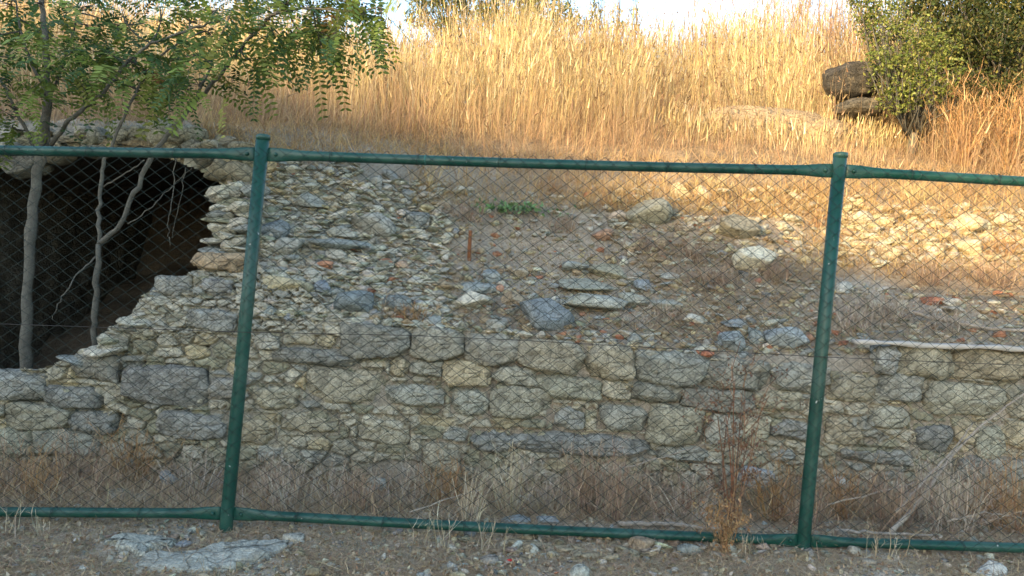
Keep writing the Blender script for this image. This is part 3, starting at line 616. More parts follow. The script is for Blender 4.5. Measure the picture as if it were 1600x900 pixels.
GROUND_ST = [
 (1178,742,54,34,(.42,.45,.50),'bluish white rock at the wall foot behind the dry weeds',4.75),
 (262,744,28,22,(.31,.35,.38),'blue-grey stone at the wall foot in the left bay',4.7),
 (178,776,56,26,(.42,.42,.38),'pale rock of the small heap above the bottom rail at the left',4.35),
 (220,780,40,20,(.38,.39,.37),'smaller grey rock of the small heap above the bottom rail',4.35),
 (1545,888,50,24,(.52,.54,.54),'white block on the verge at the lower right corner',None),
 (905,894,30,26,(.42,.44,.42),'triangular pale stone at the bottom edge of the verge',None),
 (1002,850,40,22,(.36,.29,.22),'brownish pointed stone under the bottom rail',None),
 (460,842,32,18,(.48,.47,.43),'whitish stone on the verge right of the left post foot',None),
 (120,792,14,10,(.5,.5,.46),'little pale stone left of the left post foot under the rail',None),
 (806,812,44,12,(.36,.41,.44),'pale blue slab lying behind the bottom rail in mid bay',4.15),
 (856,812,34,14,(.34,.385,.42),'second pale blue slab right beside the first behind the bottom rail',4.15),
 (1336,862,26,18,(.42,.40,.35),'grey stone under the rail right of the right post foot',None),
 (1356,878,24,12,(.40,.37,.32),'tan stone in front of the rail right of the right post',None),
 (1075,858,36,20,(.25,.28,.28),'dark grey stone under the rail near the rusty weed',None),
 (1310,752,20,18,(.52,.54,.54),'small whitish stone at the wall foot right of the right post',4.8),
 (590,752,30,20,(.40,.41,.38),'pale grey stone below the dark niche in the wall foot',4.8),
 (575,766,24,14,(.45,.44,.40),'small pale stone under the niche beside the larger one',4.7),
 (330,822,16,9,(.45,.45,.42),'chip of stone touching the foot of the left post',None),
 (705,884,18,12,(.46,.48,.48),'round pale pebble on the verge left of the red scrap',None),
 (765,876,32,14,(.33,.31,.29),'flat purplish stone on the verge beside the red scrap',None),
]
for (x, y, ww, hh, t, lab, Yq) in GROUND_ST: stone(x, y, ww, hh, t, lab, 'ground', Y=Yq)
for k, (x, y, ww, hh, tl) in enumerate([(812,845,44,8,-.05),(838,850,34,8,.12),(862,856,36,8,.1),(884,860,30,8,.05),(905,856,28,7,.2),(922,868,30,8,.08),(952,872,28,9,-.1)]):
    stone(x, y, ww, hh, (.42, .36, .26), ['leftmost', 'second from the left', 'third from the left', 'middle', 'third from the right', 'second from the right', 'rightmost'][k] + ' of the thin tan mortar shards below the bottom rail', 'ground', 'mortar_shard', 'shard', 'mortar shards below the rail', tilt=tl)
# flat slabs set in the verge: low, wide outlines
def slab(poly, tint, label, th=.028):
    pts = np.array([hit_ground(x, y)[0] for x, y in poly]); c = pts.mean(0); n = len(pts)
    k = 9; ts = np.linspace(0, 1, k, endpoint=False); ring = []
    for i in range(n):
        p0, p1, p2, p3 = pts[i - 1], pts[i], pts[(i + 1) % n], pts[(i + 2) % n]
        for t in ts: ring.append(.5 * ((2 * p1) + (-p0 + p2) * t + (2 * p0 - 5 * p1 + 4 * p2 - p3) * t * t + (-p0 + 3 * p1 - 3 * p2 + p3) * t ** 3))
    ring = np.array(ring); m = len(ring); ring += np.random.default_rng(n).normal(0, .007, ring.shape); rings = []
    for s, h in ((1.03, -.05), (1.0, th * .3), (.965, th * .8), (.9, th), (.7, th * 1.08), (.45, th * 1.05), (.2, th)):
        R = c + (ring - c) * s; R[:, 2] = ground_z(R[:, 0], R[:, 1]) * .6 + c[2] * .4 + h
        R[:, 2] += fbm(R[:, 0] * 14, R[:, 1] * 14, 4, 6) * .035; rings.append(R)
    V = np.concatenate(rings + [c[None] + [0, 0, th]]); Q = []
    for a in range(len(rings) - 1):
        for i in range(m): j = (i + 1) % m; Q.append([a * m + i, a * m + j, (a + 1) * m + j, (a + 1) * m + i])
    T = [[(len(rings) - 1) * m + i, (len(rings) - 1) * m + (i + 1) % m, len(rings) * m] for i in range(m)]
    o = mesh_obj('flat_slab', V, [np.array(Q), np.array(T)], M_STONE, np.array(tint), True, loc=tuple(c)); tag(o, label, 'stone slab')
slab([(168,848),(215,842),(268,848),(262,858),(232,864),(226,874),(205,868),(178,858)], (.48, .49, .45), 'upper pale flat slab set in the verge left of the post foot')
slab([(230,872),(300,868),(340,856),(400,852),(448,852),(432,868),(400,882),(340,896),(262,897),(215,890)], (.47, .48, .45), 'larger lower pale flat slab set in the verge by the post foot')
# medium stones, told apart by nothing
LM = [(855,494,'large rounded boulder'),(582,350,'overhanging slab'),(428,363,'squared blue stone'),(488,311,'low broad grey stone'),(529,383,'long thin blue slab'),(504,416,'orange brick fragment'),(448,451,'broad cream stone'),(552,474,'blue-grey chunk with gaps'),
 (768,432,'blue cube-like stone'),(739,471,'whitish jagged stone'),(1010,333,'grey-beige boulder'),(1152,357,'dark-capped boulder'),(964,339,'pinkish white stone'),(942,369,'reddish stone'),(1177,403,'bright white rock'),(1099,300,'small bright sunlit stone'),(948,424,'cracked ledge stone'),(918,444,'long low ledge stone'),
 (1005,448,'blue rounded stone'),(928,472,'wide pale slab'),(1085,499,'white flat stone'),(1148,507,'thin blue slab'),(1225,527,'broad blue chunk'),(1518,349,'big sunlit cream rock'),(1510,386,'lower sunlit rock'),(1346,340,'sunlit grey stone by the post'),(1455,470,'dark red brick'),(1487,473,'stacked pale flat stones'),
 (1526,507,'cream pebble'),(1390,395,'cream stone at the shade edge'),(733,390,'rusty stake'),(795,334,'green leafy plant'),(1385,502,'heap of grey hay'),(1060,535,'wall top in mid bay'),(585,510,'first wall block'),(1500,540,'bleached plank'),(652,347,'dark grey lump'),(718,298,'pale flat stone under the rail'),(609,278,'dark grey chip'),(480,294,'pale wedge'),(692,447,'brown flat stone'),(1042,479,'pale grey slab'),(345,312,'broken wall end'),(620,478,'dark stone')]
def project(p):
    d = np.asarray(p, float) - CAM; k_ = d @ fwd; return 800 + F * (d @ RT) / k_, 450 - F * (d @ UP) / k_
USED = set()
def where_is(p, words_, noun):
    x, y = project(p); cand = sorted(LM, key=lambda m: (m[0] - x) ** 2 + (m[1] - y) ** 2)
    for m in cand[:9]:
        dx, dy = x - m[0], y - m[1]; a = math.degrees(math.atan2(-dy, dx)) % 360; far = math.hypot(dx, dy)
        rel = ['right of', 'up to the right of', 'above', 'up to the left of', 'left of', 'down to the left of', 'below', 'down to the right of'][int((a + 22.5) // 45) % 8]
        rel = ('just ' if far < 34 else 'a little way ' if far < 75 else '') + rel
        lab = f'{words_} {noun} {rel} the {m[2]}'
        if len(lab.split()) > 16: lab = lab.replace('a little way ', '')
        if len(lab.split()) > 16: lab = lab.replace('a little way ', '').replace('flat ', '', 1)
        if len(lab.split()) <= 16 and lab not in USED: USED.add(lab); return lab
    return lab
def colour_word(t):
    r_, g_, b_ = t; v = (r_ + g_ + b_) / 3
    if r_ > b_ * 1.9: return 'reddish'
    if r_ > b_ * 1.35: return 'cream'
    if b_ > r_ * 1.04: return 'blue-grey' if v > .25 else 'dark blue-grey'
    return 'whitish' if v > .52 else 'pale grey' if v > .37 else 'grey'
def grouped(n, poly, lo, hi, cols, noun, group, flat=(.3, .65), name='loose_stone'):
    P = slope_pts(n, poly); tt = pick(cols, len(P))
    for p, t in zip(P, tt):
        V, Fc = LIB[3][random.randrange(len(LIB[3]))]; s = random.uniform(lo, hi); fl_ = random.uniform(*flat)
        W = V * np.array([s, s * random.uniform(.6, .95), s * fl_])
        R = rotm(np.array([random.uniform(0, 6.28)]), np.array([random.gauss(0, .18)]), np.array([random.gauss(0, .18)]))[0]
        o = mesh_obj(name, W @ R.T, Fc, M_STONE, t); o.location = p + np.array([0, 0, s * .06])
        w_ = ('small ' if s < lo + (hi - lo) * .4 else 'big ' if s > lo + (hi - lo) * .8 else '') + ('flat ' if fl_ < flat[0] + .1 else '') + colour_word(t)
        tag(o, where_is(p, w_, noun), 'stone', group)
grouped(75, LEFTZ, .07, .16, [(*PALE, 3), (*BLUE, 2.4), (*WHITE, 1), (*GREEN, 1)], 'flaky stone', 'flaky stones of the left bank', (.14, .4))
grouped(60, BAND, .07, .14, [(*PALE, 3), (*BLUE, 2), (*TAN, 1.4)], 'loose stone', 'loose stones above the wall', (.22, .5))
grouped(50, UPR, .08, .20, [(*PALE, 2.2), (*CREAM, 2.5), (*TAN, .8)], 'bank stone', 'pale stones of the upper right bank', (.25, .55))
grouped(12, BAND + MIDZ, .05, .09, [(.44, .22, .14, 1)], 'brick chip', 'brick chips in the rubble', name='brick_chip')

# boulder and ledge in the upper right
BY = 9.3
def crag(c, dims, seed, tint, p=3.2, amp=.16, tiltx=0):
    V, Fc = ICO[4]; V = V / ((np.abs(V) ** p).sum(1) ** (1 / p))[:, None]; r = np.random.default_rng(seed); off = r.uniform(0, 40, 3)
    for k in range(9):
        d = r.normal(size=3); d /= np.linalg.norm(d); h = r.uniform(.78, 1.1); q = V @ d; m = q > h; V[m] -= (q[m] - h)[:, None] * d * .9
    n1 = np.array([mnoise.ridged_multi_fractal(Vector(v * 1.6 + off), .9, 2.1, 5, 1, 2) for v in V]); W = V * (1 + (n1[:, None] - 1.2) * amp * .5) * np.array(dims) * .5; W[:, 2] += W[:, 0] * tiltx
    b = mesh_obj('boulder', W, Fc, M_STONE, np.array(tint)[None] * (1 + .2 * (n1[:, None] - 1.2))); b.location = c; return b
tag(crag(at1(1330, 126, BY), (.60, .6, .46), 3, (.06, .058, .056), tiltx=-.05), 'big dark boulder half hidden by the green bush at the upper right', 'boulder')
tag(crag(at1(1338, 172, BY - .10), (.50, .6, .24), 5, (.11, .105, .095)), 'low grey boulder under the big dark boulder', 'boulder')
pl = at1(1210, 216, BY + .15); V, Fc = ICO[4]; V = V.copy(); V = V / ((np.abs(V) ** 3).sum(1) ** (1 / 3))[:, None]
nz = np.array([mnoise.fractal(Vector(v * 2.5), .8, 2.1, 5) for v in V]); W = V * np.array([1.0, .5, .31]) * (1 + nz[:, None] * .12)
W[:, 2] -= W[:, 0] * .07 + .03 * np.abs(W[:, 0]) ** 2
b = mesh_obj('rock_ledge', W, Fc, M_STONE, np.array([.36, .285, .20]), True); b.location = pl; tag(b, 'long pale smooth rock ledge among the grass left of the dark boulder', 'rock')

# ------------------------------------------------------------------ grass
STRAW = [(.57, .44, .20, 3), (.66, .54, .28, 3), (.44, .32, .15, 2), (.72, .63, .42, 1.4), (.30, .20, .11, 1)]
def tall_grass(n, xr, yr, hr, wr, dens=None, cols=STRAW, head=.45, lean=.24):
    X = rng.uniform(*xr, n); Y = rng.uniform(*yr, n)
    if dens is not None: k = rng.uniform(0, 1, n) < dens(X, Y); X, Y = X[k], Y[k]; n = len(X)
    H = rng.uniform(*hr, n) * (.72 + .9 * np.clip(fbm(X * 1.0, Y * 1.0, 3, 60) + .35, 0, 1))
    H = H * np.where((X > 1.5) & (X < 4.6) & (Y < 9.3), .42, 1)
    base = np.stack([X, Y, surf(X, Y) - .02], 1)
    a = rng.normal(0, 1.2, n) + fbm(X * .7, Y * .7, 2, 140) * 12; L = np.abs(rng.normal(0, lean, n) + np.where(rng.uniform(0, 1, n) < .12, rng.uniform(.3, .9, n), 0)) * H; H = H * np.sqrt(np.clip(1 - (L / H) ** 2 * .6, .2, 1))
    tip = base + np.stack([np.cos(a) * L, np.sin(a) * L, H], 1); mid = base * .5 + tip * .5; mid[:, :2] -= np.stack([np.cos(a) * L, np.sin(a) * L], 1) * .3
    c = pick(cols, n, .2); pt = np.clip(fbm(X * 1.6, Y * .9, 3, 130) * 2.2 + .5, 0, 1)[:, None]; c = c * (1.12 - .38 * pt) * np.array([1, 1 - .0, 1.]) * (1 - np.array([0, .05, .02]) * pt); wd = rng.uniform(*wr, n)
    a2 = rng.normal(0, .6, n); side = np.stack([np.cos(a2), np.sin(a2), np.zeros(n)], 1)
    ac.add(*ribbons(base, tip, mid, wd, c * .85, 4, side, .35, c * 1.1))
    k = rng.uniform(0, 1, n) < head; tb = tip[k]; m = len(tb)
    d = (tip - mid)[k]; d /= np.linalg.norm(d, axis=1, keepdims=True); Lh = rng.uniform(.04, .13, m)[:, None]
    ac.add(*ribbons(tb - d * Lh * .4, tb + d * Lh, tb + d * Lh * .3, rng.uniform(.008, .018, m), c[k] * rng.uniform(.7, 1.15, (m, 1)), 2, side[k], .2))
ac = Acc()
hd = lambda X, Y: np.clip((Y - np.interp(X, [-6, -2.5, -1, .5, 2.5, 4, 7], [7.0, 7.3, 8.0, 8.3, 8.5, 8.6, 8.4])) / .5, 0, 1) * (.35 + 1.3 * np.clip(fbm(X * .9, Y * .9, 2, 64) + .35, 0, 1))
ledge_clear = lambda X, Y: np.where((X > 1.75) & (X < 4.6) & (Y < 9.35), 2.4, 1.0) * np.where((X > 4.3) & (Y > 8.5), .45, 1)
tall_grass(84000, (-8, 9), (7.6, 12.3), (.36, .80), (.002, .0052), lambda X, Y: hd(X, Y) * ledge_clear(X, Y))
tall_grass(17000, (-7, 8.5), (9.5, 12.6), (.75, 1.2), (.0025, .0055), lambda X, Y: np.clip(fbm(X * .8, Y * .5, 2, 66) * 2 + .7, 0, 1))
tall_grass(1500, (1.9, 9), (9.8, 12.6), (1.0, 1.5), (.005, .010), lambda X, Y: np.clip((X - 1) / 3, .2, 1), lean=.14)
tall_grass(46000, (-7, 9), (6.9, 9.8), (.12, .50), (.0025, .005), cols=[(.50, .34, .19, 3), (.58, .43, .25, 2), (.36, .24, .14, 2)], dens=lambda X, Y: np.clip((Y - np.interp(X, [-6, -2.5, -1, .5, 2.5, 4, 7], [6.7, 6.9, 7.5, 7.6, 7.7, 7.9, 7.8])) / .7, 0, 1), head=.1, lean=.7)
n = 2600; X = rng.uniform(-6, 9, n); Y = rng.uniform(8.6, 11.8, n); H = rng.uniform(.5, 1.1, n); base = np.stack([X, Y, surf(X, Y)], 1); tip = base + np.stack([rng.normal(0, .10, n), rng.normal(0, .1, n), H], 1); mid = (base + tip) / 2 + rng.normal(0, .02, (n, 3))
ac.add(*ribbons(base, tip, mid, rng.uniform(.004, .008, n), pick([(.34, .23, .13, 1), (.50, .38, .22, 1)], n), 3))
for k_ in range(4):
    q = mid * (1 - k_ / 3.) + tip * (k_ / 3.) + rng.normal(0, .02, (n, 3)); e_ = rng.normal(0, 1, (n, 3)) * .02 + np.array([0, 0, .015]); ac.add(*ribbons(q, q + e_ * 1.6, q + e_, rng.uniform(.012, .026, n), pick([(.24, .15, .09, 2), (.38, .27, .15, 1)], n), 2))
tag(ac.build('tall_grass', M_GRASS), 'tall golden dry grass covering the hill above the bank', 'grass', kind='stuff')
# short straw and trodden litter
ac = Acc()
def litter(P, Lr, wr, cols, up=.35, bend=.3):
    n = len(P); a = rng.uniform(0, 6.28, n); L = rng.uniform(*Lr, n); e = np.abs(rng.normal(0, up, n)).clip(0, 1.3)
    d = np.stack([np.cos(a) * np.cos(e), np.sin(a) * np.cos(e), np.sin(e)], 1); base = P + np.array([0, 0, .004]); tip = base + d * L[:, None]
    mid = (base + tip) / 2 + rng.normal(0, 1, (n, 3)) * L[:, None] * bend * np.array([.5, .5, .3]) + np.array([0, 0, 1]) * L[:, None] * .12
    ac.add(*ribbons(base, tip, mid, rng.uniform(*wr, n), pick(cols, n, .2), 3, None, .5))
DULL = [(.50, .37, .22, 3), (.62, .48, .30, 2.5), (.34, .23, .13, 2), (.44, .32, .22, 1.5)]
litter(slope_pts(33000, [(640, 1300, 290, 430, 3), (420, 700, 262, 330, .5), (1000, 1620, 380, 540, 3), (1620, 2050, 380, 540, 2.5), (700, 1250, 430, 520, 1.3), (400, 640, 300, 520, .35)]), (.04, .17), (.0022, .0045), DULL)
litter(slope_pts(31000, [(1660, 2050, 240, 420, 2), (640, 1660, 240, 330, 3), (1250, 1660, 270, 420, 1.6), (300, 700, 200, 262, 1.6), (900, 1300, 280, 330, 1)]), (.06, .22), (.003, .006), [(.55, .38, .17, 3), (.64, .47, .24, 2), (.42, .26, .11, 2)], .6)
litter(slope_pts(5000, [(-20, 400, 120, 225, 1)]), (.06, .25), (.003, .006), DULL, .7)
g = hit_ground(rng.uniform(-180, 1800, 34000), rng.uniform(785, 905, 34000)); g = g[~np.isnan(g[:, 0])]
dn = fbm(g[:, 0] * 1.8, g[:, 1] * 3, 3, 81) > -.12; litter(g[dn], (.02, .12), (.0015, .0035), DULL, .2)
g = hit_ground(rng.uniform(-180, 1800, 22000), rng.uniform(715, 815, 22000)); g = g[~np.isnan(g[:, 0])]; g = g[g[:, 1] > 3.85]
litter(g, (.06, .24), (.002, .004), DULL, .55)
g = hit_ground(rng.uniform(-180, 1800, 26000), rng.uniform(720, 800, 26000)); g = g[~np.isnan(g[:, 0])]; g = g[(g[:, 1] > 3.9)]
g = g[rng.uniform(0, 1, len(g)) < np.clip(.55 + 1.6 * fbm(g[:, 0] * 2.2, g[:, 1] * 2, 3, 150), .1, 1)]
litter(g, (.08, .30), (.002, .0045), [(.42, .31, .20, 3), (.54, .42, .28, 2), (.30, .20, .13, 2), (.60, .50, .36, 1)], .5, .6)
g = hit_ground(rng.uniform(-180, 1800, 11000), rng.uniform(790, 905, 11000)); g = g[~np.isnan(g[:, 0])]; n_ = len(g); lv = leaves(g + [0, 0, .006], (.01, .028), .6, [(.45, .35, .22, 3), (.30, .20, .12, 2), (.55, .48, .36, 1)])
ac.add(np.concatenate(lv.V), np.concatenate(lv.F[4]), np.concatenate(lv.T))
tag(ac.build('straw_litter', M_GRASS), 'short trampled straw and dry litter over the bank and verge', 'dry litter', kind='stuff')

# ------------------------------------------------------------------ weeds and brush, each its own thing
def brush(name, base, label, cat, n, h, spread, cols, wr=(.003, .006), fork=3, lean=(0, 0), mat=None, leaf=0, leafcol=None, group=None, up=1.0):
    ac_ = Acc(); base = np.array(base, float)
    a = rng.uniform(0, 6.28, n); e = np.abs(rng.normal(0, spread, n)).clip(0, 1.45); L = h * rng.uniform(.55, 1.1, n)
    d = np.stack([np.sin(e) * np.cos(a) + lean[0], np.sin(e) * np.sin(a) * .7 + lean[1], np.cos(e) * up], 1)
    b = base + np.stack([rng.normal(0, .03, n) * spread * 2, rng.normal(0, .02, n), np.zeros(n) - .01], 1); tip = b + d * L[:, None]
    if up < 1: tip[:, 2] = np.maximum(tip[:, 2], surf(tip[:, 0], tip[:, 1]) + rng.uniform(.02, .10, n))
    mid = (b + tip) / 2 + rng.normal(0, .10, (n, 3)) * L[:, None] + np.array([0, 0, .03 if up < 1 else 0]); c = pick(cols, n, .18); ac_.add(*ribbons(b, tip, mid, rng.uniform(*wr, n) * 1.3, c, 4, None, .4))
    P0, P1, P2 = b, mid, tip
    for g_ in range(fork):
        m = n * 3; k = rng.integers(0, n, m); t = rng.uniform(.25, .98, m)[:, None]
        q = (1 - t) ** 2 * P0[k] + 2 * t * (1 - t) * P1[k] + t ** 2 * P2[k]; dd = (P2 - P0)[k]; ll = np.linalg.norm(dd, axis=1, keepdims=True); dd = dd / (ll + 1e-6) + rng.normal(0, .65, (m, 3)); dd /= np.linalg.norm(dd, axis=1, keepdims=True)
        l2 = ll * rng.uniform(.18, .5, (m, 1)); tp = q + dd * l2; md = (q + tp) / 2 + rng.normal(0, .12, (m, 3)) * l2
        tp[:, 2] = np.maximum(tp[:, 2], base[2] - .01)
        if up < 1: tp[:, 2] = np.maximum(tp[:, 2], surf(tp[:, 0], tp[:, 1]) + .01); md[:, 2] = np.maximum(md[:, 2], surf(md[:, 0], md[:, 1]) + .015)
        ac_.add(*ribbons(q, tp, md, rng.uniform(*wr, m) * (.8 - .15 * g_), pick(cols, m, .18), 2, None, .5)); P0, P1, P2 = q, md, tp
        if g_ == 0: keepn = m
        n = m if m < 500 else 500
        if m > 500: s_ = rng.choice(m, 500, replace=False); P0, P1, P2 = P0[s_], P1[s_], P2[s_]
    o = ac_.build('stems' if leaf else name, mat or M_TWIG, loc=tuple(base))
    if not leaf: return tag(o, label, cat, group)
    r = empty(name, base); o.parent = r; o.location = (0, 0, 0); tag(r, label, cat, group)
    q = P2[rng.integers(0, len(P2), leaf)] + rng.normal(0, .015, (leaf, 3)); lo_ = leaves(q, (.010, .022), .6, leafcol); lo_.build('dry_leaves', M_LEAF, r)
    return r
PSTR = [(.52, .44, .31, 3), (.42, .34, .22, 2), (.62, .55, .42, 1)]
BRN = [(.36, .25, .17, 3), (.50, .38, .26, 2), (.25, .17, .12, 1.5)]
GRY = [(.56, .48, .38, 3), (.44, .36, .27, 2), (.30, .22, .16, 1)]
RST = [(.25, .125, .07, 3), (.19, .10, .06, 2), (.34, .20, .11, 1)]
ORG = [(.42, .25, .11, 3), (.32, .18, .09, 2), (.52, .36, .19, 1)]
def gpt(px, Y): p = at1(px, 700, Y); return (p[0], Y, float(ground_z(p[0], Y)))
def spt(px, py): return hit(px, py)[0]
brush('dry_bush', gpt(925, 4.35), 'dense brown dry bush behind the bottom rail in the middle bay', 'dry bush', 73, .40, .62, BRN, fork=3)
brush('dry_bush', gpt(1010, 4.5), 'lower brown bush right of the dense one in the middle bay', 'dry bush', 41, .26, .7, BRN)
brush('dry_bush', gpt(860, 4.5), 'thin brown bush left of the dense one in the middle bay', 'dry bush', 35, .28, .7, GRY)
brush('dock_weed', gpt(1152, 4.05), 'tall rust-red dried dock weed standing left of the right post', 'weed', 12, .80, .16, RST, (.005, .009), 3, leaf=900, leafcol=RST)
brush('dock_weed', gpt(1140, 3.66), 'orange-brown dried weed clump growing over the bottom rail', 'weed', 26, .24, .38, ORG, (.003, .006), 3, leaf=500, leafcol=ORG)
brush('dry_bush', gpt(1215, 4.4), 'orange-brown bush beside the right fence post', 'dry bush', 57, .36, .6, ORG)
brush('dry_bush', gpt(1320, 4.5), 'rusty brown bush just right of the right fence post', 'dry bush', 51, .34, .6, ORG)
brush('straw_clump', gpt(800, 4.3), 'tall pale straw clump behind the bottom rail in the middle bay', 'dry weed', 36, .42, .30, PSTR, (.003, .006), 2)
brush('straw_clump', gpt(735, 4.0), 'leaning pale straw clump crossing the bottom rail', 'dry weed', 36, .30, .45, PSTR, (.003, .005), 2, lean=(.25, 0))
brush('dry_bush', gpt(430, 4.5), 'low tangled bush just right of the left post', 'dry bush', 64, .26, .9, BRN)
brush('dry_bush', gpt(520, 4.45), 'low grey-brown tangle in the left of the middle bay', 'dry bush', 57, .28, .8, GRY)
brush('dry_bush', gpt(640, 4.4), 'low tangle under the dark niche in the wall', 'dry bush', 48, .24, .85, GRY)
brush('dry_bush', gpt(205, 4.75), 'orange-brown dry bush against the wall in the left bay', 'dry bush', 73, .42, .75, ORG)
brush('dry_bush', gpt(110, 4.6), 'brown bush left of the orange one in the left bay', 'dry bush', 64, .34, .8, BRN)
brush('dry_bush', gpt(300, 4.5), 'greyish dry tangle left of the left post', 'dry bush', 54, .28, .85, GRY)
brush('dry_bush', gpt(20, 4.4), 'dull brown bush at the far left edge', 'dry bush', 48, .30, .8, BRN)
brush('dry_bush', gpt(1440, 4.5), 'grey brown tangle under the dead branches at the right', 'dry bush', 73, .36, .85, GRY)
brush('dry_bush', gpt(1545, 4.5), 'brown bush at the right edge behind the bottom rail', 'dry bush', 70, .38, .8, BRN)
brush('dry_bush', gpt(1380, 4.6), 'dark twiggy bush between the post and the dead branches', 'dry bush', 54, .32, .8, BRN)
for x, n, h, lab in [(655, 9, .17, 'low pale dry tuft before the bottom rail left of the leaning straw clump'), (690, 7, .20, 'taller pale dry tuft before the bottom rail beside the leaning straw clump'), (760, 8, .18, 'pale dry tuft before the bottom rail below the tall straw clump'), (790, 6, .14, 'short sparse tuft before the rail by the mortar shards'),
        (1180, 10, .15, 'pale dry tuft right of the orange-brown weed clump on the rail'), (1375, 7, .16, 'thin dry tuft before the rail below the dark twiggy bush'), (1410, 6, .17, 'thin dry tuft before the rail under the long dead branch'), (60, 8, .14, 'dry tuft before the bottom rail in the left bay'), (20, 7, .18, 'dry tuft before the bottom rail at the left picture edge')]:
    brush('grass_tuft', gpt(x, 3.62), lab, 'grass tuft', n, h, .4, PSTR, (.002, .004), 1, group='dry tufts along the bottom rail')
brush('dry_bush', spt(1110, 452), 'flattened grey brown brush in the middle of the slope', 'dry bush', 102, .34, 1.2, BRN, (.0025, .0055), up=.5)
brush('dry_bush', spt(1080, 412), 'brown brush left of the bright white rock', 'dry bush', 85, .30, 1.1, BRN, (.0025, .0055), up=.6)
brush('hay_heap', spt(1385, 502), 'heap of grey hay on the bank right of the right post', 'hay', 136, .42, 1.25, GRY, (.0025, .0055), up=.45)
brush('hay_heap', spt(1560, 450), 'brown brush heap at the right edge of the bank', 'hay', 119, .45, 1.1, BRN, (.0025, .0055), up=.6)
brush('hay_heap', spt(1450, 445), 'brown shaded brush above the red brick at the right', 'hay', 102, .42, 1.1, BRN, (.0025, .0055), up=.55)
brush('dry_bush', spt(730, 345), 'dark twiggy tangle beside the green leaves', 'dry bush', 74, .26, 1.0, BRN, (.0025, .0055), up=.6)
brush('straw_clump', spt(672, 300), 'upright pale straw clump behind the top rail left of centre', 'dry weed', 16, .40, .25, STRAW[:4], (.003, .005), 1)
brush('dry_bush', spt(640, 505), 'brown dry tuft on the wall top above the first block', 'dry bush', 61, .2, 1.0, ORG, (.0025, .0055), up=.6)
brush('dry_bush', spt(1000, 515), 'pale straw tuft above the fifth wall block', 'dry bush', 61, .18, 1.1, GRY, (.0025, .0055), up=.5)
for (x, y, n_, h_, cl_, lab_) in [(1000, 398, 60, .24, BRN, 'low brown brush below the big grey-beige boulder'), (1215, 440, 70, .30, BRN, 'brown brush left of the right post below the bright white rock'), (880, 365, 50, .22, BRN, 'thin brown brush left of the reddish stone'), (1040, 505, 50, .2, GRY, 'grey straw tuft left of the white flat stone'),
        (1330, 520, 70, .30, GRY, 'grey straw heap between the right post and the plank'), (1480, 520, 60, .26, GRY, 'grey straw over the curved branch'), (1280, 360, 40, .26, ORG, 'orange dry tuft left of the right post top'), (1430, 315, 50, .34, STRAW[:4], 'sunlit straw tuft under the right top rail'), (1560, 400, 60, .30, ORG, 'orange dry brush at the right edge below the cream rock'),
        (1120, 300, 40, .3, STRAW[:4], 'sunlit straw tuft right of the small bright stone'), (860, 300, 50, .28, ORG, 'orange dry tuft at the shade edge under the rail'), (470, 262, 30, .2, GRY, 'grey dry tuft on the left bank under the rail')]:
    brush('dry_bush', spt(x, y), lab_, 'dry bush', n_, h_, 1.05, cl_, (.0025, .0055), up=.6)
for (x, Y_, n_, h_, cl_, lab_) in [(970, 4.15, 60, .34, BRN, 'brown twiggy bush close behind the rail right of centre'), (1080, 4.25, 60, .30, GRY, 'greyish bush left of the rust-red weed'), (565, 4.2, 60, .26, BRN, 'brown tangle close behind the rail left of centre'), (450, 4.15, 60, .30, GRY, 'grey tangle close behind the rail by the left post'), (1270, 4.15, 50, .34, BRN, 'brown bush directly behind the right post'),
        (1500, 4.2, 80, .40, GRY, 'big grey twiggy tangle at the lower right'), (1400, 4.2, 70, .32, BRN, 'brown twiggy tangle under the dead branch foot'), (1590, 4.3, 70, .42, ORG, 'rusty bush at the lower right picture edge'), (60, 4.2, 60, .30, ORG, 'orange-brown bush close behind the rail at the lower left'), (150, 4.3, 60, .28, BRN, 'brown tangle above the rail left of the stone heap'), (700, 4.5, 60, .30, ORG, 'orange-brown tangle against the wall under the pale masonry')]:
    brush('dry_bush', gpt(x, Y_), lab_, 'dry bush', n_, h_, .85, cl_, (.0025, .005))
# green plant
gp_ = empty('green_plant', spt(795, 334)); tag(gp_, 'low light green leafy plant in the middle of the slope', 'plant')
b0 = np.array(gp_.location); q = b0 + rng.normal(0, 1, (260, 3)) * np.array([.20, .07, .025]) + np.array([0, 0, .05])
leaves(q, (.03, .06), .7, [(.20, .33, .13, 2), (.28, .40, .20, 1), (.13, .24, .08, 1)]).build('foliage', M_LEAF, gp_)
# sticks
def stick(pts, r, name, label, cat, mat, tip=.5, sides=6, wob=.01):
    P = np.array(pts, float); t = np.linspace(0, len(P) - 1, len(P) * 5); Q = np.stack([np.interp(t, range(len(P)), P[:, k]) for k in range(3)], 1)
    Q[1:-1] += rng.normal(0, wob * .3, Q[1:-1].shape); V, fs = tube(Q, np.linspace(r, r * tip, len(Q)), sides); c = Q.mean(0)
    return tag(mesh_obj(name, V, fs, mat, np.array([.38, .32, .25]), True, loc=tuple(c)), label, cat)
stick([at1(965, 818, 4.0), at1(1050, 819, 4.0), at1(1135, 828, 3.98)], .014, 'fallen_branch', 'grey fallen branch lying behind the bottom rail left of the rusty weed', 'branch', M_BARK, .7)
stick([at1(1305, 829, 3.95), at1(1385, 834, 3.97), at1(1460, 836, 4.0)], .010, 'fallen_branch', 'pale stick lying along the bottom rail right of the right post', 'branch', M_BARK, .6)
stick([at1(1392, 832, 4.0), at1(1440, 780, 4.3), at1(1480, 720, 4.55), at1(1530, 668, 4.7), at1(1600, 615, 4.85), at1(1640, 590, 4.9)], .014, 'dead_branch', 'long dead branch leaning up to the right against the wall', 'branch', M_BARK, .25)
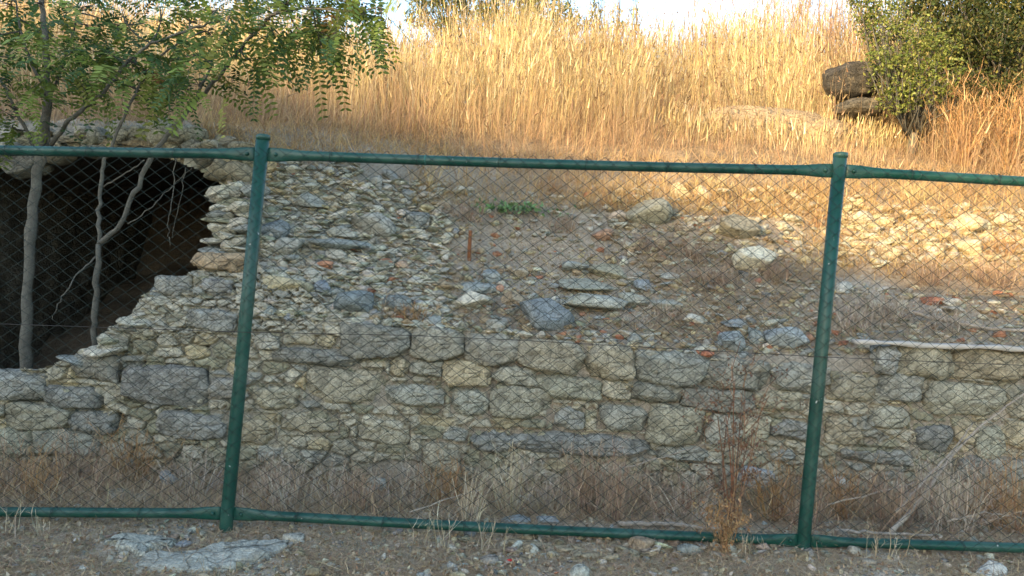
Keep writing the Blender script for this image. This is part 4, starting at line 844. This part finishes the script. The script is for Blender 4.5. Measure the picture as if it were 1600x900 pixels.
stick([at1(1400, 800, 4.15), at1(1450, 745, 4.4), at1(1500, 690, 4.6), at1(1520, 660, 4.75)], .010, 'dead_branch', 'second dead branch left of the long leaning one', 'branch', M_BARK, .3)
stick([at1(1290, 790, 4.3), at1(1380, 768, 4.4), at1(1475, 742, 4.5), at1(1560, 725, 4.6)], .006, 'dead_branch', 'thin straw-coloured stem crossing the dead branches', 'branch', M_BARK, .4)
stick([at1(1480, 815, 4.1), at1(1540, 800, 4.2), at1(1610, 812, 4.3)], .007, 'dead_branch', 'short dead twig at the lower right edge', 'branch', M_BARK, .4)
stick([at1(500, 860, 3.45), at1(640, 800, 3.9), at1(760, 760, 4.2)][1:], .005, 'dead_branch', 'pale stem lying slanted under the niche', 'branch', M_BARK, .4)
stick([at1(960, 735, 4.35), at1(1050, 710, 4.5), at1(1115, 692, 4.6)], .005, 'dead_branch', 'straight straw stem slanting above the dense brown bush', 'branch', M_BARK, .5)
h1, h2, h3, h4 = hit([1420, 1470, 1540, 1620], [500, 512, 524, 531])
stick([h1 + [0, 0, .05], h2 + [0, 0, .05], h3 + [0, 0, .05], h4 + [0, 0, .05]], .016, 'fallen_branch', 'curved grey branch lying on the bank above the plank', 'branch', M_BARK, .8)
h1, h2 = hit([1262, 1345], [512, 488]); stick([h1 + [0, 0, .05], h2 + [0, 0, .06]], .008, 'fallen_branch', 'thin pale stick beside the hay heap right of the post', 'branch', M_BARK, .6)
# plank on the wall top
p0, p1 = at1(1335, 534, 5.0), at1(1640, 547, 4.98); d = p1 - p0; acc = Acc(); n = 14
V = []; 
for i in range(n):
    c = p0 + d * i / (n - 1) + np.array([0, 0, math.sin(i * .9) * .004]); hh, dd = .013 + .004 * math.sin(i * 2.1) + .003 * math.sin(i * 5.3), .05 + .008 * math.sin(i * 3.3)
    V += [c + [0, -dd, -hh], c + [0, -dd, hh], c + [0, dd, hh], c + [0, dd, -hh]]
Q = [[i * 4 + k, i * 4 + (k + 1) % 4, i * 4 + 4 + (k + 1) % 4, i * 4 + 4 + k] for i in range(n - 1) for k in range(4)]
tag(mesh_obj('plank', V, [np.array(Q + [[3, 2, 1, 0], [n * 4 - 4, n * 4 - 3, n * 4 - 2, n * 4 - 1]])], plain('bleached_wood', (.50, .46, .40), .9, 0, .2, 12), loc=tuple(p0)), 'long bleached plank lying on top of the wall at the right', 'plank')
# rusty stake
p = spt(733, 408); V, fs = tube([p - [0, 0, .05], p + [.0, 0, .10], p + [.004, 0, .24]], [.016, .016, .014], 7)
tag(mesh_obj('stake', V, fs, M_RUST, loc=tuple(p)), 'short rusty stake standing upright in the rubble', 'stake')
# scraps
def scrap(p, s, mat, label, name):
    V, Fc = ICO[2]; r = np.random.default_rng(int(s * 1e4)); W = V * np.array([s, s * .5, s * .45]) * r.uniform(.6, 1.2, (len(V), 1)); o = mesh_obj(name, W, Fc, mat); o.location = p; tag(o, label, 'litter')
scrap(hit_ground(797, 880)[0] + [0, 0, .01], .016, M_RED, 'small crumpled red scrap on the verge', 'plastic_scrap')
q = spt(725, 200); q = at1(725, 160, 8.9); scrap(q, .035, M_PLASTIC, 'white plastic scrap caught in the tall grass', 'plastic_scrap')

# ------------------------------------------------------------------ fence
FY = 3.75
fence = empty('chain_link_fence', (0, FY, 0)); tag(fence, 'green tubular chain-link fence running across the whole view', 'fence')
PT = [(-490, 212, -548, 812), (411, 213, 352, 836), (1313, 241, 1253, 869), (2215, 272, 2158, 905)]
TOPY = [(-488, 222), (409, 241), (1311, 267), (2212, 312)]; BOTY = [(-545, 790), (355, 802), (1256, 845), (2155, 868)]
for (a, b, c, d) in PT:
    V, fs = tube([at1(c - 2, d + 25, FY), at1(c, d, FY), at1((a + c) / 2, (b + d) / 2, FY), at1(a, b, FY)], .0325, 18); post = mesh_obj('post', V, fs, M_PAINT, None, True, fence)
    t = at1(a, b, FY); tb = at1(a + .4, b + 6, FY); V, fs = tube([tb, t + [0, 0, .004], t + [0, 0, .009]], [.0345, .0345, .026], 18)
    cp = mesh_obj('post_cap', V, fs, M_PAINT, None, True); cp.parent = post; cp.location = (0, 0, 0)
def rail(p, q, name):
    """tube whose ends are hammered flat and bolted to the posts"""
    d = q - p; L = np.linalg.norm(d); u = d / L; s = [.028, .055, .10, .17, .24] + list(np.linspace(.5, L - .5, 9)) + [L - .24, L - .17, L - .10, L - .055, L - .028]
    A = np.array([0, 1, 0.]); B = np.cross(u, A); V = []; k = 16; th = np.linspace(0, 2 * np.pi, k, endpoint=False)
    for x in s:
        e = min(x, L - x); f = np.clip((e - .06) / .16, 0, 1); f = f * f * (3 - 2 * f); ry = .006 * (1 - f) + .0245 * f; rz = .034 * (1 - f) + .0245 * f
        sag = -.008 * math.sin(np.pi * x / L); c = p + u * x + np.array([0, -.022 * (1 - f) * 0, sag]); V += [c + A * ry * math.cos(t) + B * rz * math.sin(t) for t in th]
    n = len(s); Q = [[i * k + j, i * k + (j + 1) % k, (i + 1) * k + (j + 1) % k, (i + 1) * k + j] for i in range(n - 1) for j in range(k)]
    r = mesh_obj(name, np.array(V), [np.array(Q), np.array([list(range(k))[::-1], list(range((n - 1) * k, n * k))])], M_PAINT, None, True, fence)
    for x in (.07, L - .07):
        c = p + u * x; VV, ff = tube([c + [0, -.004, 0], c + [0, -.012, 0], c + [0, -.017, 0]], [.011, .010, .005], 8); b_ = mesh_obj('bolt', VV, ff, M_PAINT, None, False); b_.parent = r; b_.location = (0, 0, 0)
for i in range(3):
    rail(at1(*TOPY[i], FY), at1(*TOPY[i + 1], FY), 'top_rail'); rail(at1(*BOTY[i], FY), at1(*BOTY[i + 1], FY), 'bottom_rail')
for i in range(3):
    for t_ in (.12, .27, .41, .56, .70, .85):
        for YY_ in (TOPY, BOTY):
            p = at1(*YY_[i], FY) * (1 - t_) + at1(*YY_[i + 1], FY) * t_ + np.array([0, 0, -.006]); th = np.linspace(0, 2 * np.pi * 1.12, 20)
            ring = np.stack([p[0] + th * .0012 + .002 * np.sin(th * 3), p[1] - .006 + .0335 * np.cos(th + 2.2), p[2] + .029 * np.sin(th + 2.2)], 1); V, fs = tube(ring, .0016, 5); mesh_obj('tie_wire', V, fs, M_WIRE, None, False, fence)
# sleeve joint seen on the middle top rail
s0, s1 = at1(*TOPY[1], FY), at1(*TOPY[2], FY); u = (s1 - s0) / np.linalg.norm(s1 - s0); c = s0 + u * .80 + [0, 0, -.006]; V, fs = tube([c, c + u * .008], .0262, 16)
mesh_obj('rail_sleeve', V, fs, plain('pale_green', (.05, .17, .14), .5), None, True, fence)
# mesh panels: every wire zigzags down and hooks into its neighbour
def panel(i):
    a, b = at1(TOPY[i][0], TOPY[i][1] - 9, FY), at1(TOPY[i + 1][0], TOPY[i + 1][1] - 9, FY); c, d = at1(BOTY[i][0], BOTY[i][1] + 3, FY), at1(BOTY[i + 1][0], BOTY[i + 1][1] + 3, FY)
    wd = np.linalg.norm(b - a); nw = int(round(wd / .0445)); ht = np.linalg.norm(a - c); nr = int(round(ht / .0335))
    I, J = np.meshgrid(np.arange(nw), np.arange(nr + 1), indexing='ij'); uu = (I + (I + J) % 2) / nw; vv = J / nr
    uu = uu + fbm(uu * 7, vv * 6, 2, 7 + i) * .004
    P = (a * (1 - uu[..., None]) + b * uu[..., None]) * (1 - vv[..., None]) + (c * (1 - uu[..., None]) + d * uu[..., None]) * vv[..., None]
    P[..., 1] += -.037 + np.where((I + J) % 2 == 0, -1, 1) * .002 + fbm(uu * 5, vv * 4, 3, 17 + i) * .035 * np.sin(np.pi * vv) * np.sqrt(np.clip(np.sin(np.pi * np.clip(uu, 0, 1)), 0, 1))
    P[..., 2] += fbm(uu * 9, vv * 9, 2, 27) * .014 * np.sin(np.pi * vv)
    r = .0018; n = (nr + 1); off = np.array([[r, 0, 0], [0, r, 0], [-r, 0, 0], [0, -r, 0]])
    V = (P[:, :, None] + off[None, None]).reshape(-1, 3); ii = (np.arange(nw)[:, None] * n + np.arange(nr)[None]).reshape(-1, 1) * 4; j = np.arange(4)[None]; k = (j + 1) % 4
    Q = np.stack([ii + j, ii + k, ii + 4 + k, ii + 4 + j], -1).reshape(-1, 4)
    mesh_obj('mesh_panel', V, Q, M_WIRE, None, False, fence)
for i in range(3): panel(i)
wp = [(-600, 494), (0, 506), (380, 519), (640, 524), (820, 532), (1050, 545), (1290, 558), (1600, 571), (2250, 600)]
pp = at(np.array([q[0] for q in wp]), np.array([q[1] for q in wp]), np.full(len(wp), FY - .045)); V, fs = tube(pp, .0017, 5); mesh_obj('tension_wire', V, fs, M_STEEL, None, False, fence)

# ------------------------------------------------------------------ young trees in front of the vault
TB = np.array([.125, .12, .10])
def limb(acc_, pts, r0_, r1_, seed=0, sides=7):
    P = np.array([at1(*p) for p in pts]); t = np.linspace(0, len(P) - 1, (len(P) - 1) * 6 + 1)
    Q = np.stack([np.interp(t, range(len(P)), P[:, k]) for k in range(3)], 1)
    for _ in range(2): Q[1:-1] = (Q[:-2] + 2 * Q[1:-1] + Q[2:]) / 4
    r = np.random.default_rng(seed + len(pts)); Q[1:-1] += r.normal(0, .0055, Q[1:-1].shape)
    rr = np.linspace(r0_, r1_, len(Q)) * (1 + r.normal(0, .07, len(Q))); V, fs = tube(Q, rr, sides); acc_.add(V, fs, TB * r.uniform(.9, 1.1)); return Q
def compound(acc_, P, D, L, npair=9):
    """pinnate leaves: rachis from P along D, length L, narrow leaflets in pairs"""
    n = len(P); D = D / np.linalg.norm(D, axis=1, keepdims=True); tip = P + D * L[:, None] + np.array([0, 0, -1]) * (L * .30)[:, None]; mid = P + D * L[:, None] * .5 + np.array([0, 0, .02])
    up_ = rng.normal(0, .35, (n, 3)) + np.array([0, 0, 1.]); S = np.cross(D, up_); S /= np.linalg.norm(S, axis=1, keepdims=True)
    col = pick([(.15, .21, .045, 4), (.21, .27, .06, 2.5), (.06, .12, .04, 3), (.22, .24, .06, .7), (.24, .14, .05, .12)], n, .15)
    acc_.add(*ribbons(P, tip, mid, np.full(n, .003), col * 1.2, 4))
    for k in range(npair):
        t = (k + 1.2) / (npair + .6); C = (1 - t) ** 2 * P + 2 * t * (1 - t) * mid + t ** 2 * tip; T = (tip - P) / L[:, None]; T /= np.linalg.norm(T, axis=1, keepdims=True)
        for s in (-1, 1):
            ax = S * s + T * .35 + rng.normal(0, .14, (n, 3)) + np.array([0, 0, -.12]); ax /= np.linalg.norm(ax, axis=1, keepdims=True); l = (L * rng.uniform(.15, .20, n) * (1 - .35 * abs(t - .45)))[:, None]; wv = np.cross(ax, np.cross(S, T) + rng.normal(0, .3, (n, 3))); wv /= np.linalg.norm(wv, axis=1, keepdims=True)
            V = np.stack([C, C + ax * l * .35 + wv * l * .20, C + ax * l * .75 + wv * l * .14, C + ax * l, C + ax * l * .7 - wv * l * .14, C + ax * l * .3 - wv * l * .19], 1).reshape(-1, 3)
            acc_.add(V, np.arange(n * 6).reshape(-1, 6), np.repeat(col * rng.uniform(.85, 1.2, (n, 1)), 6, 0))
def crown(ta, blobs, src, Yr, parent, nleaf_scale=1.0):
    """twigs from the nearest limb point to each blob, compound leaves on the twigs"""
    la = Acc(); src = np.concatenate(src)
    for (x, y, rx, ry, nl) in blobs:
        Yb = random.uniform(*Yr); c = at1(x, y, Yb); s = src[np.argmin(np.linalg.norm((src - c) * np.array([1, .4, 1]), axis=1))]
        mid = (s + c) / 2 + rng.normal(0, .04, 3); tt = np.linspace(0, 1, 9)[:, None]; Q = (1 - tt) ** 2 * s + 2 * tt * (1 - tt) * mid + tt ** 2 * c; V, fs = tube(Q, np.linspace(.007, .003, 9), 5); ta.add(V, fs, TB * .8)
        nl = max(3, int(nl * 1.8 * nleaf_scale)); sx = np.clip(rng.normal(0, .5, nl), -1, 1) * rx / F * Yb; sz = np.clip(rng.normal(0, .5, nl), -1, 1) * ry / F * Yb
        P = c + np.stack([sx, rng.normal(0, .14, nl), sz], 1); out = P - s * .5 - c * .5; D = out / (np.linalg.norm(out, axis=1, keepdims=True) + .01) + rng.normal(0, .6, (nl, 3)); D[:, 2] -= .25
        compound(la, P, D, rng.uniform(.20, .40, nl), 11)
        for q in P[::2]:
            V, fs = tube(np.stack([Q[5], (Q[5] + q) / 2 + rng.normal(0, .01, 3), q]), [.003, .0022, .0015], 4); ta.add(V, fs, TB * .8)
    la.build('crown', M_LEAF, parent); ta.build('limbs', M_BARK, parent, smooth=True)
T1Y, T2Y = 5.75, 5.6
b1 = at1(52, 600, T1Y); t1 = empty('young_tree', (b1[0], T1Y, .3)); tag(t1, 'young tree with the thicker trunk at the far left before the dark vault', 'tree')
ac1 = Acc(); L = []
L.append(limb(ac1, [(40, 640, T1Y), (42, 560, T1Y), (44, 440, T1Y), (52, 320, T1Y), (62, 240, T1Y), (72, 180, T1Y)], .046, .030, 1, 10)); ac1.build('trunk', M_BARK, t1, smooth=True)
ac1 = Acc()
L.append(limb(ac1, [(72, 182, T1Y), (75, 130, T1Y), (72, 70, T1Y), (66, 10, T1Y), (60, -60, T1Y)], .030, .014, 2)); L.append(limb(ac1, [(78, 228, T1Y), (95, 205, T1Y - .1), (118, 178, T1Y - .2), (160, 148, T1Y - .2), (195, 100, T1Y - .25), (235, 68, T1Y - .3), (300, 46, T1Y - .3), (350, 30, T1Y - .3)], .018, .007, 3))
L.append(limb(ac1, [(60, 240, T1Y), (35, 195, T1Y - .1), (10, 140, T1Y - .2), (-20, 90, T1Y - .3)], .014, .007, 4)); L.append(limb(ac1, [(48, 262, T1Y), (20, 255, T1Y), (-12, 235, T1Y)], .012, .006, 5))
L.append(limb(ac1, [(74, 150, T1Y), (50, 100, T1Y), (30, 40, T1Y), (20, -20, T1Y)], .014, .006, 6)); L.append(limb(ac1, [(66, 262, T1Y), (74, 225, T1Y), (80, 150, T1Y + .1), (110, 60, T1Y + .1), (130, -20, T1Y)], .014, .006, 7))
BL1 = [(10,100,40,24,7),(40,140,36,24,6),(15,180,36,22,6),(5,215,24,10,3),(90,60,50,26,6),(20,20,60,30,9),(70,10,60,26,9),(130,10,60,24,10),(190,14,60,26,9),(250,10,60,22,8),(20,75,50,26,6),(10,130,40,20,4),(22,165,36,22,7),(20,195,30,12,3),(110,80,50,22,7),(120,120,46,20,8),(100,100,36,18,5),(160,75,50,22,8),(190,50,50,22,8),(60,45,50,18,5),(200,92,40,20,6),(300,30,50,22,8),(340,15,50,20,7),(140,135,30,14,4),(150,40,50,20,5),(-20,60,40,60,8),(70,150,30,14,2)]
crown(ac1, BL1, L, (T1Y - .45, T1Y + .25), t1)
b2 = at1(148, 560, T2Y); t2 = empty('young_tree', (b2[0], T2Y, .35)); tag(t2, 'slender forked young tree right of the thicker one before the vault', 'tree')
ac2 = Acc(); L = []
L.append(limb(ac2, [(144, 600, T2Y), (147, 540, T2Y), (149, 470, T2Y), (154, 382, T2Y)], .026, .020, 11, 9)); ac2.build('trunk', M_BARK, t2, smooth=True)
ac2 = Acc()
L.append(limb(ac2, [(154, 384, T2Y), (155, 320, T2Y), (160, 255, T2Y), (172, 232, T2Y), (190, 190, T2Y), (212, 145, T2Y), (232, 112, T2Y), (262, 76, T2Y), (310, 52, T2Y - .1)], .016, .006, 12)); L.append(limb(ac2, [(156, 380, T2Y), (190, 350, T2Y - .05), (215, 290, T2Y - .1), (238, 240, T2Y - .1), (275, 195, T2Y - .1), (315, 148, T2Y - .1), (352, 108, T2Y - .1), (380, 68, T2Y - .15), (425, 24, T2Y - .2), (470, -10, T2Y - .25)], .020, .010, 13))
L.append(limb(ac2, [(425, 24, T2Y - .2), (480, 12, T2Y - .3), (540, 18, T2Y - .35), (590, 12, T2Y - .4)], .009, .004, 14)); L.append(limb(ac2, [(300, 165, T2Y - .1), (320, 125, T2Y - .2), (345, 60, T2Y - .2), (370, 0, T2Y - .2)], .010, .005, 15))
L.append(limb(ac2, [(152, 400, T2Y), (118, 430, T2Y - .1), (98, 465, T2Y - .15), (82, 500, T2Y - .2)], .007, .003, 16)); L.append(limb(ac2, [(162, 292, T2Y), (200, 268, T2Y - .1), (226, 250, T2Y - .1)], .006, .004, 17))
L.append(limb(ac2, [(200, 350, T2Y - .05), (240, 322, T2Y - .1), (275, 285, T2Y), (300, 262, T2Y)], .005, .002, 18)); L.append(limb(ac2, [(275, 240, T2Y + .1), (268, 320, T2Y + .1), (262, 360, T2Y + .1), (266, 385, T2Y + .1)], .004, .002, 19)); L.append(limb(ac2, [(290, 262, T2Y + .1), (280, 320, T2Y + .1), (270, 372, T2Y + .1)], .003, .002, 20))
BL2 = [(260,100,44,20,8),(250,130,36,16,6),(280,125,34,18,8),(310,135,36,18,8),(330,100,36,22,7),(300,90,40,20,6),(350,75,40,22,7),(330,55,40,20,6),(395,95,24,22,5),(380,45,36,22,6),(410,30,36,20,5),(450,22,40,20,9),(490,18,40,20,10),(500,48,34,20,9),(505,75,24,18,6),(530,25,36,22,9),(565,12,34,16,7),(590,22,20,14,4),(470,50,28,20,6),(430,55,20,16,3),(520,62,26,18,5),(545,-8,60,14,8),(450,-10,60,14,8),(220,110,30,16,4),(180,125,30,16,4),(365,-5,50,16,6),(150,95,30,16,3)]
crown(ac2, BL2, L, (T2Y - .5, T2Y + .15), t2)

# ------------------------------------------------------------------ bushes and trees on the hill
def bush(name, c, lumps, label, cat, cols, nl, size, asp=.45, trunk=None, group=None, tw=30, sparse=1.0):
    """lumps: (dx,dy,dz,r) world metres around c (base)"""
    r = empty(name, c); tag(r, label, cat, group); c = np.array(c, float); P = []; ta = Acc()
    for (dx, dy, dz, R, *q) in lumps:
        n = int(nl * (R / .5) ** 2 * (q[0] if q else 1)); a = rng.normal(0, 1, (n, 3)); a /= np.linalg.norm(a, axis=1, keepdims=True)
        rr = R * rng.uniform(.25, 1.08, (n, 1)) ** .55; p = a * rr * np.array([1, 1, .8]); cl = np.array([mnoise.noise(Vector(v * 5 / max(R, .3) + np.array([dx * 9, dy, dz * 7]))) for v in p]); k = cl > -.03; P.append(c + np.array([dx, dy, dz]) + p[k])
        for j in range(max(3, int(tw * R))):
            e = rng.normal(0, 1, 3); e /= np.linalg.norm(e); e[2] = abs(e[2]); q0 = c + np.array([dx * .3, dy * .3, max(dz * .35, .05)]); q1 = c + np.array([dx, dy, dz]) + e * R * .85; V, fs = tube(np.stack([q0, (q0 + q1) / 2 + rng.normal(0, .06, 3), q1]), [.014, .009, .003], 4); ta.add(V, fs, TB * .8)
    P = np.concatenate(P); leaves(P, size, asp, cols).build('crown', M_LEAF, r)
    V, fs = tube(np.stack([c - [0, 0, .15], c + [.02, 0, .3], c + np.array([lumps[0][0] * .4, 0, lumps[0][2] * .8])]), [.06, .045, .02] if not trunk else trunk, 8); ta.add(V, fs, TB); ta.build('trunk', M_BARK, r)
    return r
def onhill(px, Y): x = at1(px, 300, Y)[0]; return (x, Y, float(surf(x, Y)))
def lumps_px(c, lst):  # (px,py,Y,r_px) -> lumps around base c
    out = []
    for (x, y, Y, rp, *q) in lst:
        p = at1(x, y, Y); out.append((p[0] - c[0], p[1] - c[1], p[2] - c[2], rp / F * Y, *q))
    return out
OLIVE = [(.16, .17, .035, 3), (.22, .22, .06, 2), (.10, .13, .03, 2)]; BRIGHT = [(.19, .225, .05, 3), (.26, .28, .08, 2), (.09, .13, .03, 2), (.27, .24, .08, .8)]; DKG = [(.045, .065, .02, 3), (.07, .09, .026, 2), (.13, .12, .04, 1)]
c = onhill(760, 14.2); bush('broad_tree', c, lumps_px(c, [(690,10,14.2,50),(740,-5,14.2,55),(800,10,14.2,55),(850,15,14.2,45),(760,35,14,30),(830,-25,14.3,50),(690,-30,14.3,45),(880,25,14,26),(660,-10,14.2,30),(905,40,14,18),(650,28,14,20),(850,45,14,22),(700,42,14,22)]), 'broad olive-green tree rising behind the golden grass in the middle', 'tree', OLIVE, 2300, (.05, .10), .35)
c = onhill(935, 13.6); bush('upright_shrub', c, lumps_px(c, [(930,40,13.6,18),(932,20,13.6,15),(935,0,13.6,12),(925,-15,13.6,10)]), 'narrow upright green shrub right of the broad olive tree', 'shrub', OLIVE, 1500, (.05, .09), .35)
c = onhill(962, 13.5); bush('upright_shrub', c, lumps_px(c, [(960,40,13.5,16),(964,18,13.5,11),(968,-8,13.5,7)]), 'second narrow shrub against the sky between two others', 'shrub', OLIVE, 1500, (.05, .09), .35)
c = onhill(990, 13.4); bush('upright_shrub', c, lumps_px(c, [(986,42,13.4,14),(991,20,13.4,9),(994,0,13.4,5)]), 'thinnest upright shrub nearest the open sky', 'shrub', OLIVE, 1500, (.05, .09), .35)
c = onhill(1420, 8.9); bush('green_bush', c, lumps_px(c, [(1400,120,8.8,42),(1440,95,8.8,42),(1400,70,8.9,42),(1370,40,9,36),(1350,12,9,28),(1440,140,8.7,34),(1400,155,8.7,30),(1465,75,8.8,34),(1375,95,8.7,26),(1430,50,9,34),(1385,20,9,34),(1480,110,8.7,30),(1470,140,8.7,24),(1345,-10,9,26)]), 'bright green bush in the upper right beside the dark boulder', 'bush', BRIGHT, 4200, (.025, .055), .5)
c = onhill(1550, 9.6); bush('dark_tree', c, lumps_px(c, [(1500,30,9.6,70),(1570,40,9.6,70),(1620,90,9.6,60),(1520,95,9.5,50),(1580,0,9.8,80),(1480,0,9.7,56),(1560,120,9.4,45),(1640,20,9.6,70),(1430,8,9.9,38),(1510,140,9.2,40),(1580,145,9.1,40),(1620,160,9.1,40),(1540,60,9.1,50),(1480,60,9.2,36)]), 'dark green spreading tree in the upper right corner', 'tree', DKG + [(.17, .16, .05, 1)], 5200, (.03, .065), .5, trunk=[.10, .08, .05])
for k, (px, Y, h, n, lab) in enumerate([(1500, 8.6, .85, 90, 'orange-brown leafless bush under the dark tree'), (1575, 8.6, .95, 90, 'brown leafless bush at the right edge under the dark tree'), (1290, 10.6, 1.9, 40, 'tall leafless shrub behind the dark boulder'), (1180, 11.8, 1.7, 40, 'leafless twiggy shrub on the crest right of the open sky'), (1235, 11.5, 1.8, 40, 'leafless twiggy shrub between the two other bare shrubs'), (1100, 12, 1.35, 30, 'low bare shrub on the crest nearest the open sky'), (1340, 11, 1.9, 30, 'tallest bare shrub beside the top of the green bush')]):
    brush('bare_shrub', onhill(px, Y), lab, 'shrub', n, h, .35 if h > 1.1 else .55, ORG if k < 2 else [(.40, .27, .18, 3), (.32, .21, .15, 2), (.5, .36, .2, 1)], (.006, .012), 3)

# ------------------------------------------------------------------ unseen house added behind the camera, its gable fitted to shade the wall
SH = [(1700, 482), (1600, 462), (1330, 415), (1080, 336), (830, 292), (600, 222), (430, 140)]
def back(px, py, Yh=-9.0):
    p = hit(px, py)[0]; t_ = (p[1] - Yh) / SDIR.y; return p - np.array(SDIR) * t_
hp = np.array([back(x, y) for x, y in SH]); hp = hp[~np.isnan(hp[:, 0])]; print('SHADE', np.round(hp, 2).tolist())
k, b_ = np.polyfit(hp[:, 0], hp[:, 2], 1); print('gable slope', k, b_)
xe = hp[0, 0] + .8; ze = k * xe + b_; xr = xe - 13.0; zr = k * xr + b_; xl = xr - 13
house = empty('shade_caster_house', (xr, -9, 0)); tag(house, 'unseen gabled house added behind the viewer to shade the bank', 'house')
y0, y1 = -18.0, -9.0
V = [(xl + .5, y, z) for y in (y0 + .2, y1 - .0) for z in (0, ze - .3)] + [(xe - .5, y, z) for y in (y0 + .2, y1) for z in (0, ze - .3)] + [(xr, y0 + .2, zr - .25), (xr, y1, zr - .25)]
mesh_obj('wall', V, [np.array([[0, 2, 3, 1], [4, 5, 7, 6]]), np.array([[2, 6, 7, 9, 3], [0, 1, 8, 5, 4]])], M_RENDER, None, False, house)
for nm, xa, za in (('roof', xe, ze), ('roof', xl, ze)):
    d = .14
    V = [(xr, y0, zr), (xr, y1 + .02, zr), (xa, y1 + .02, za), (xa, y0, za), (xr, y0, zr - d), (xr, y1 + .02, zr - d), (xa, y1 + .02, za - d), (xa, y0, za - d)]
    mesh_obj('roof', V, np.array([[0, 1, 2, 3], [7, 6, 5, 4], [0, 4, 5, 1], [1, 5, 6, 2], [2, 6, 7, 3], [3, 7, 4, 0]]), M_TILE, None, False, house)
for wx in (xr - 5, xr, xr + 5):
    for wz in (1.2, 4.2):
        x0, x1, z0, z1 = wx - .5, wx + .5, wz, wz + 1.3; yq = y1 + .03
        mesh_obj('window', [(x0, yq - .06, z0), (x1, yq - .06, z0), (x1, yq - .06, z1), (x0, yq - .06, z1), (x0, yq, z0), (x1, yq, z0), (x1, yq, z1), (x0, yq, z1)], np.array([[4, 5, 6, 7], [0, 1, 5, 4], [1, 2, 6, 5], [2, 3, 7, 6], [3, 0, 4, 7]]), M_GLASS, None, False, house)
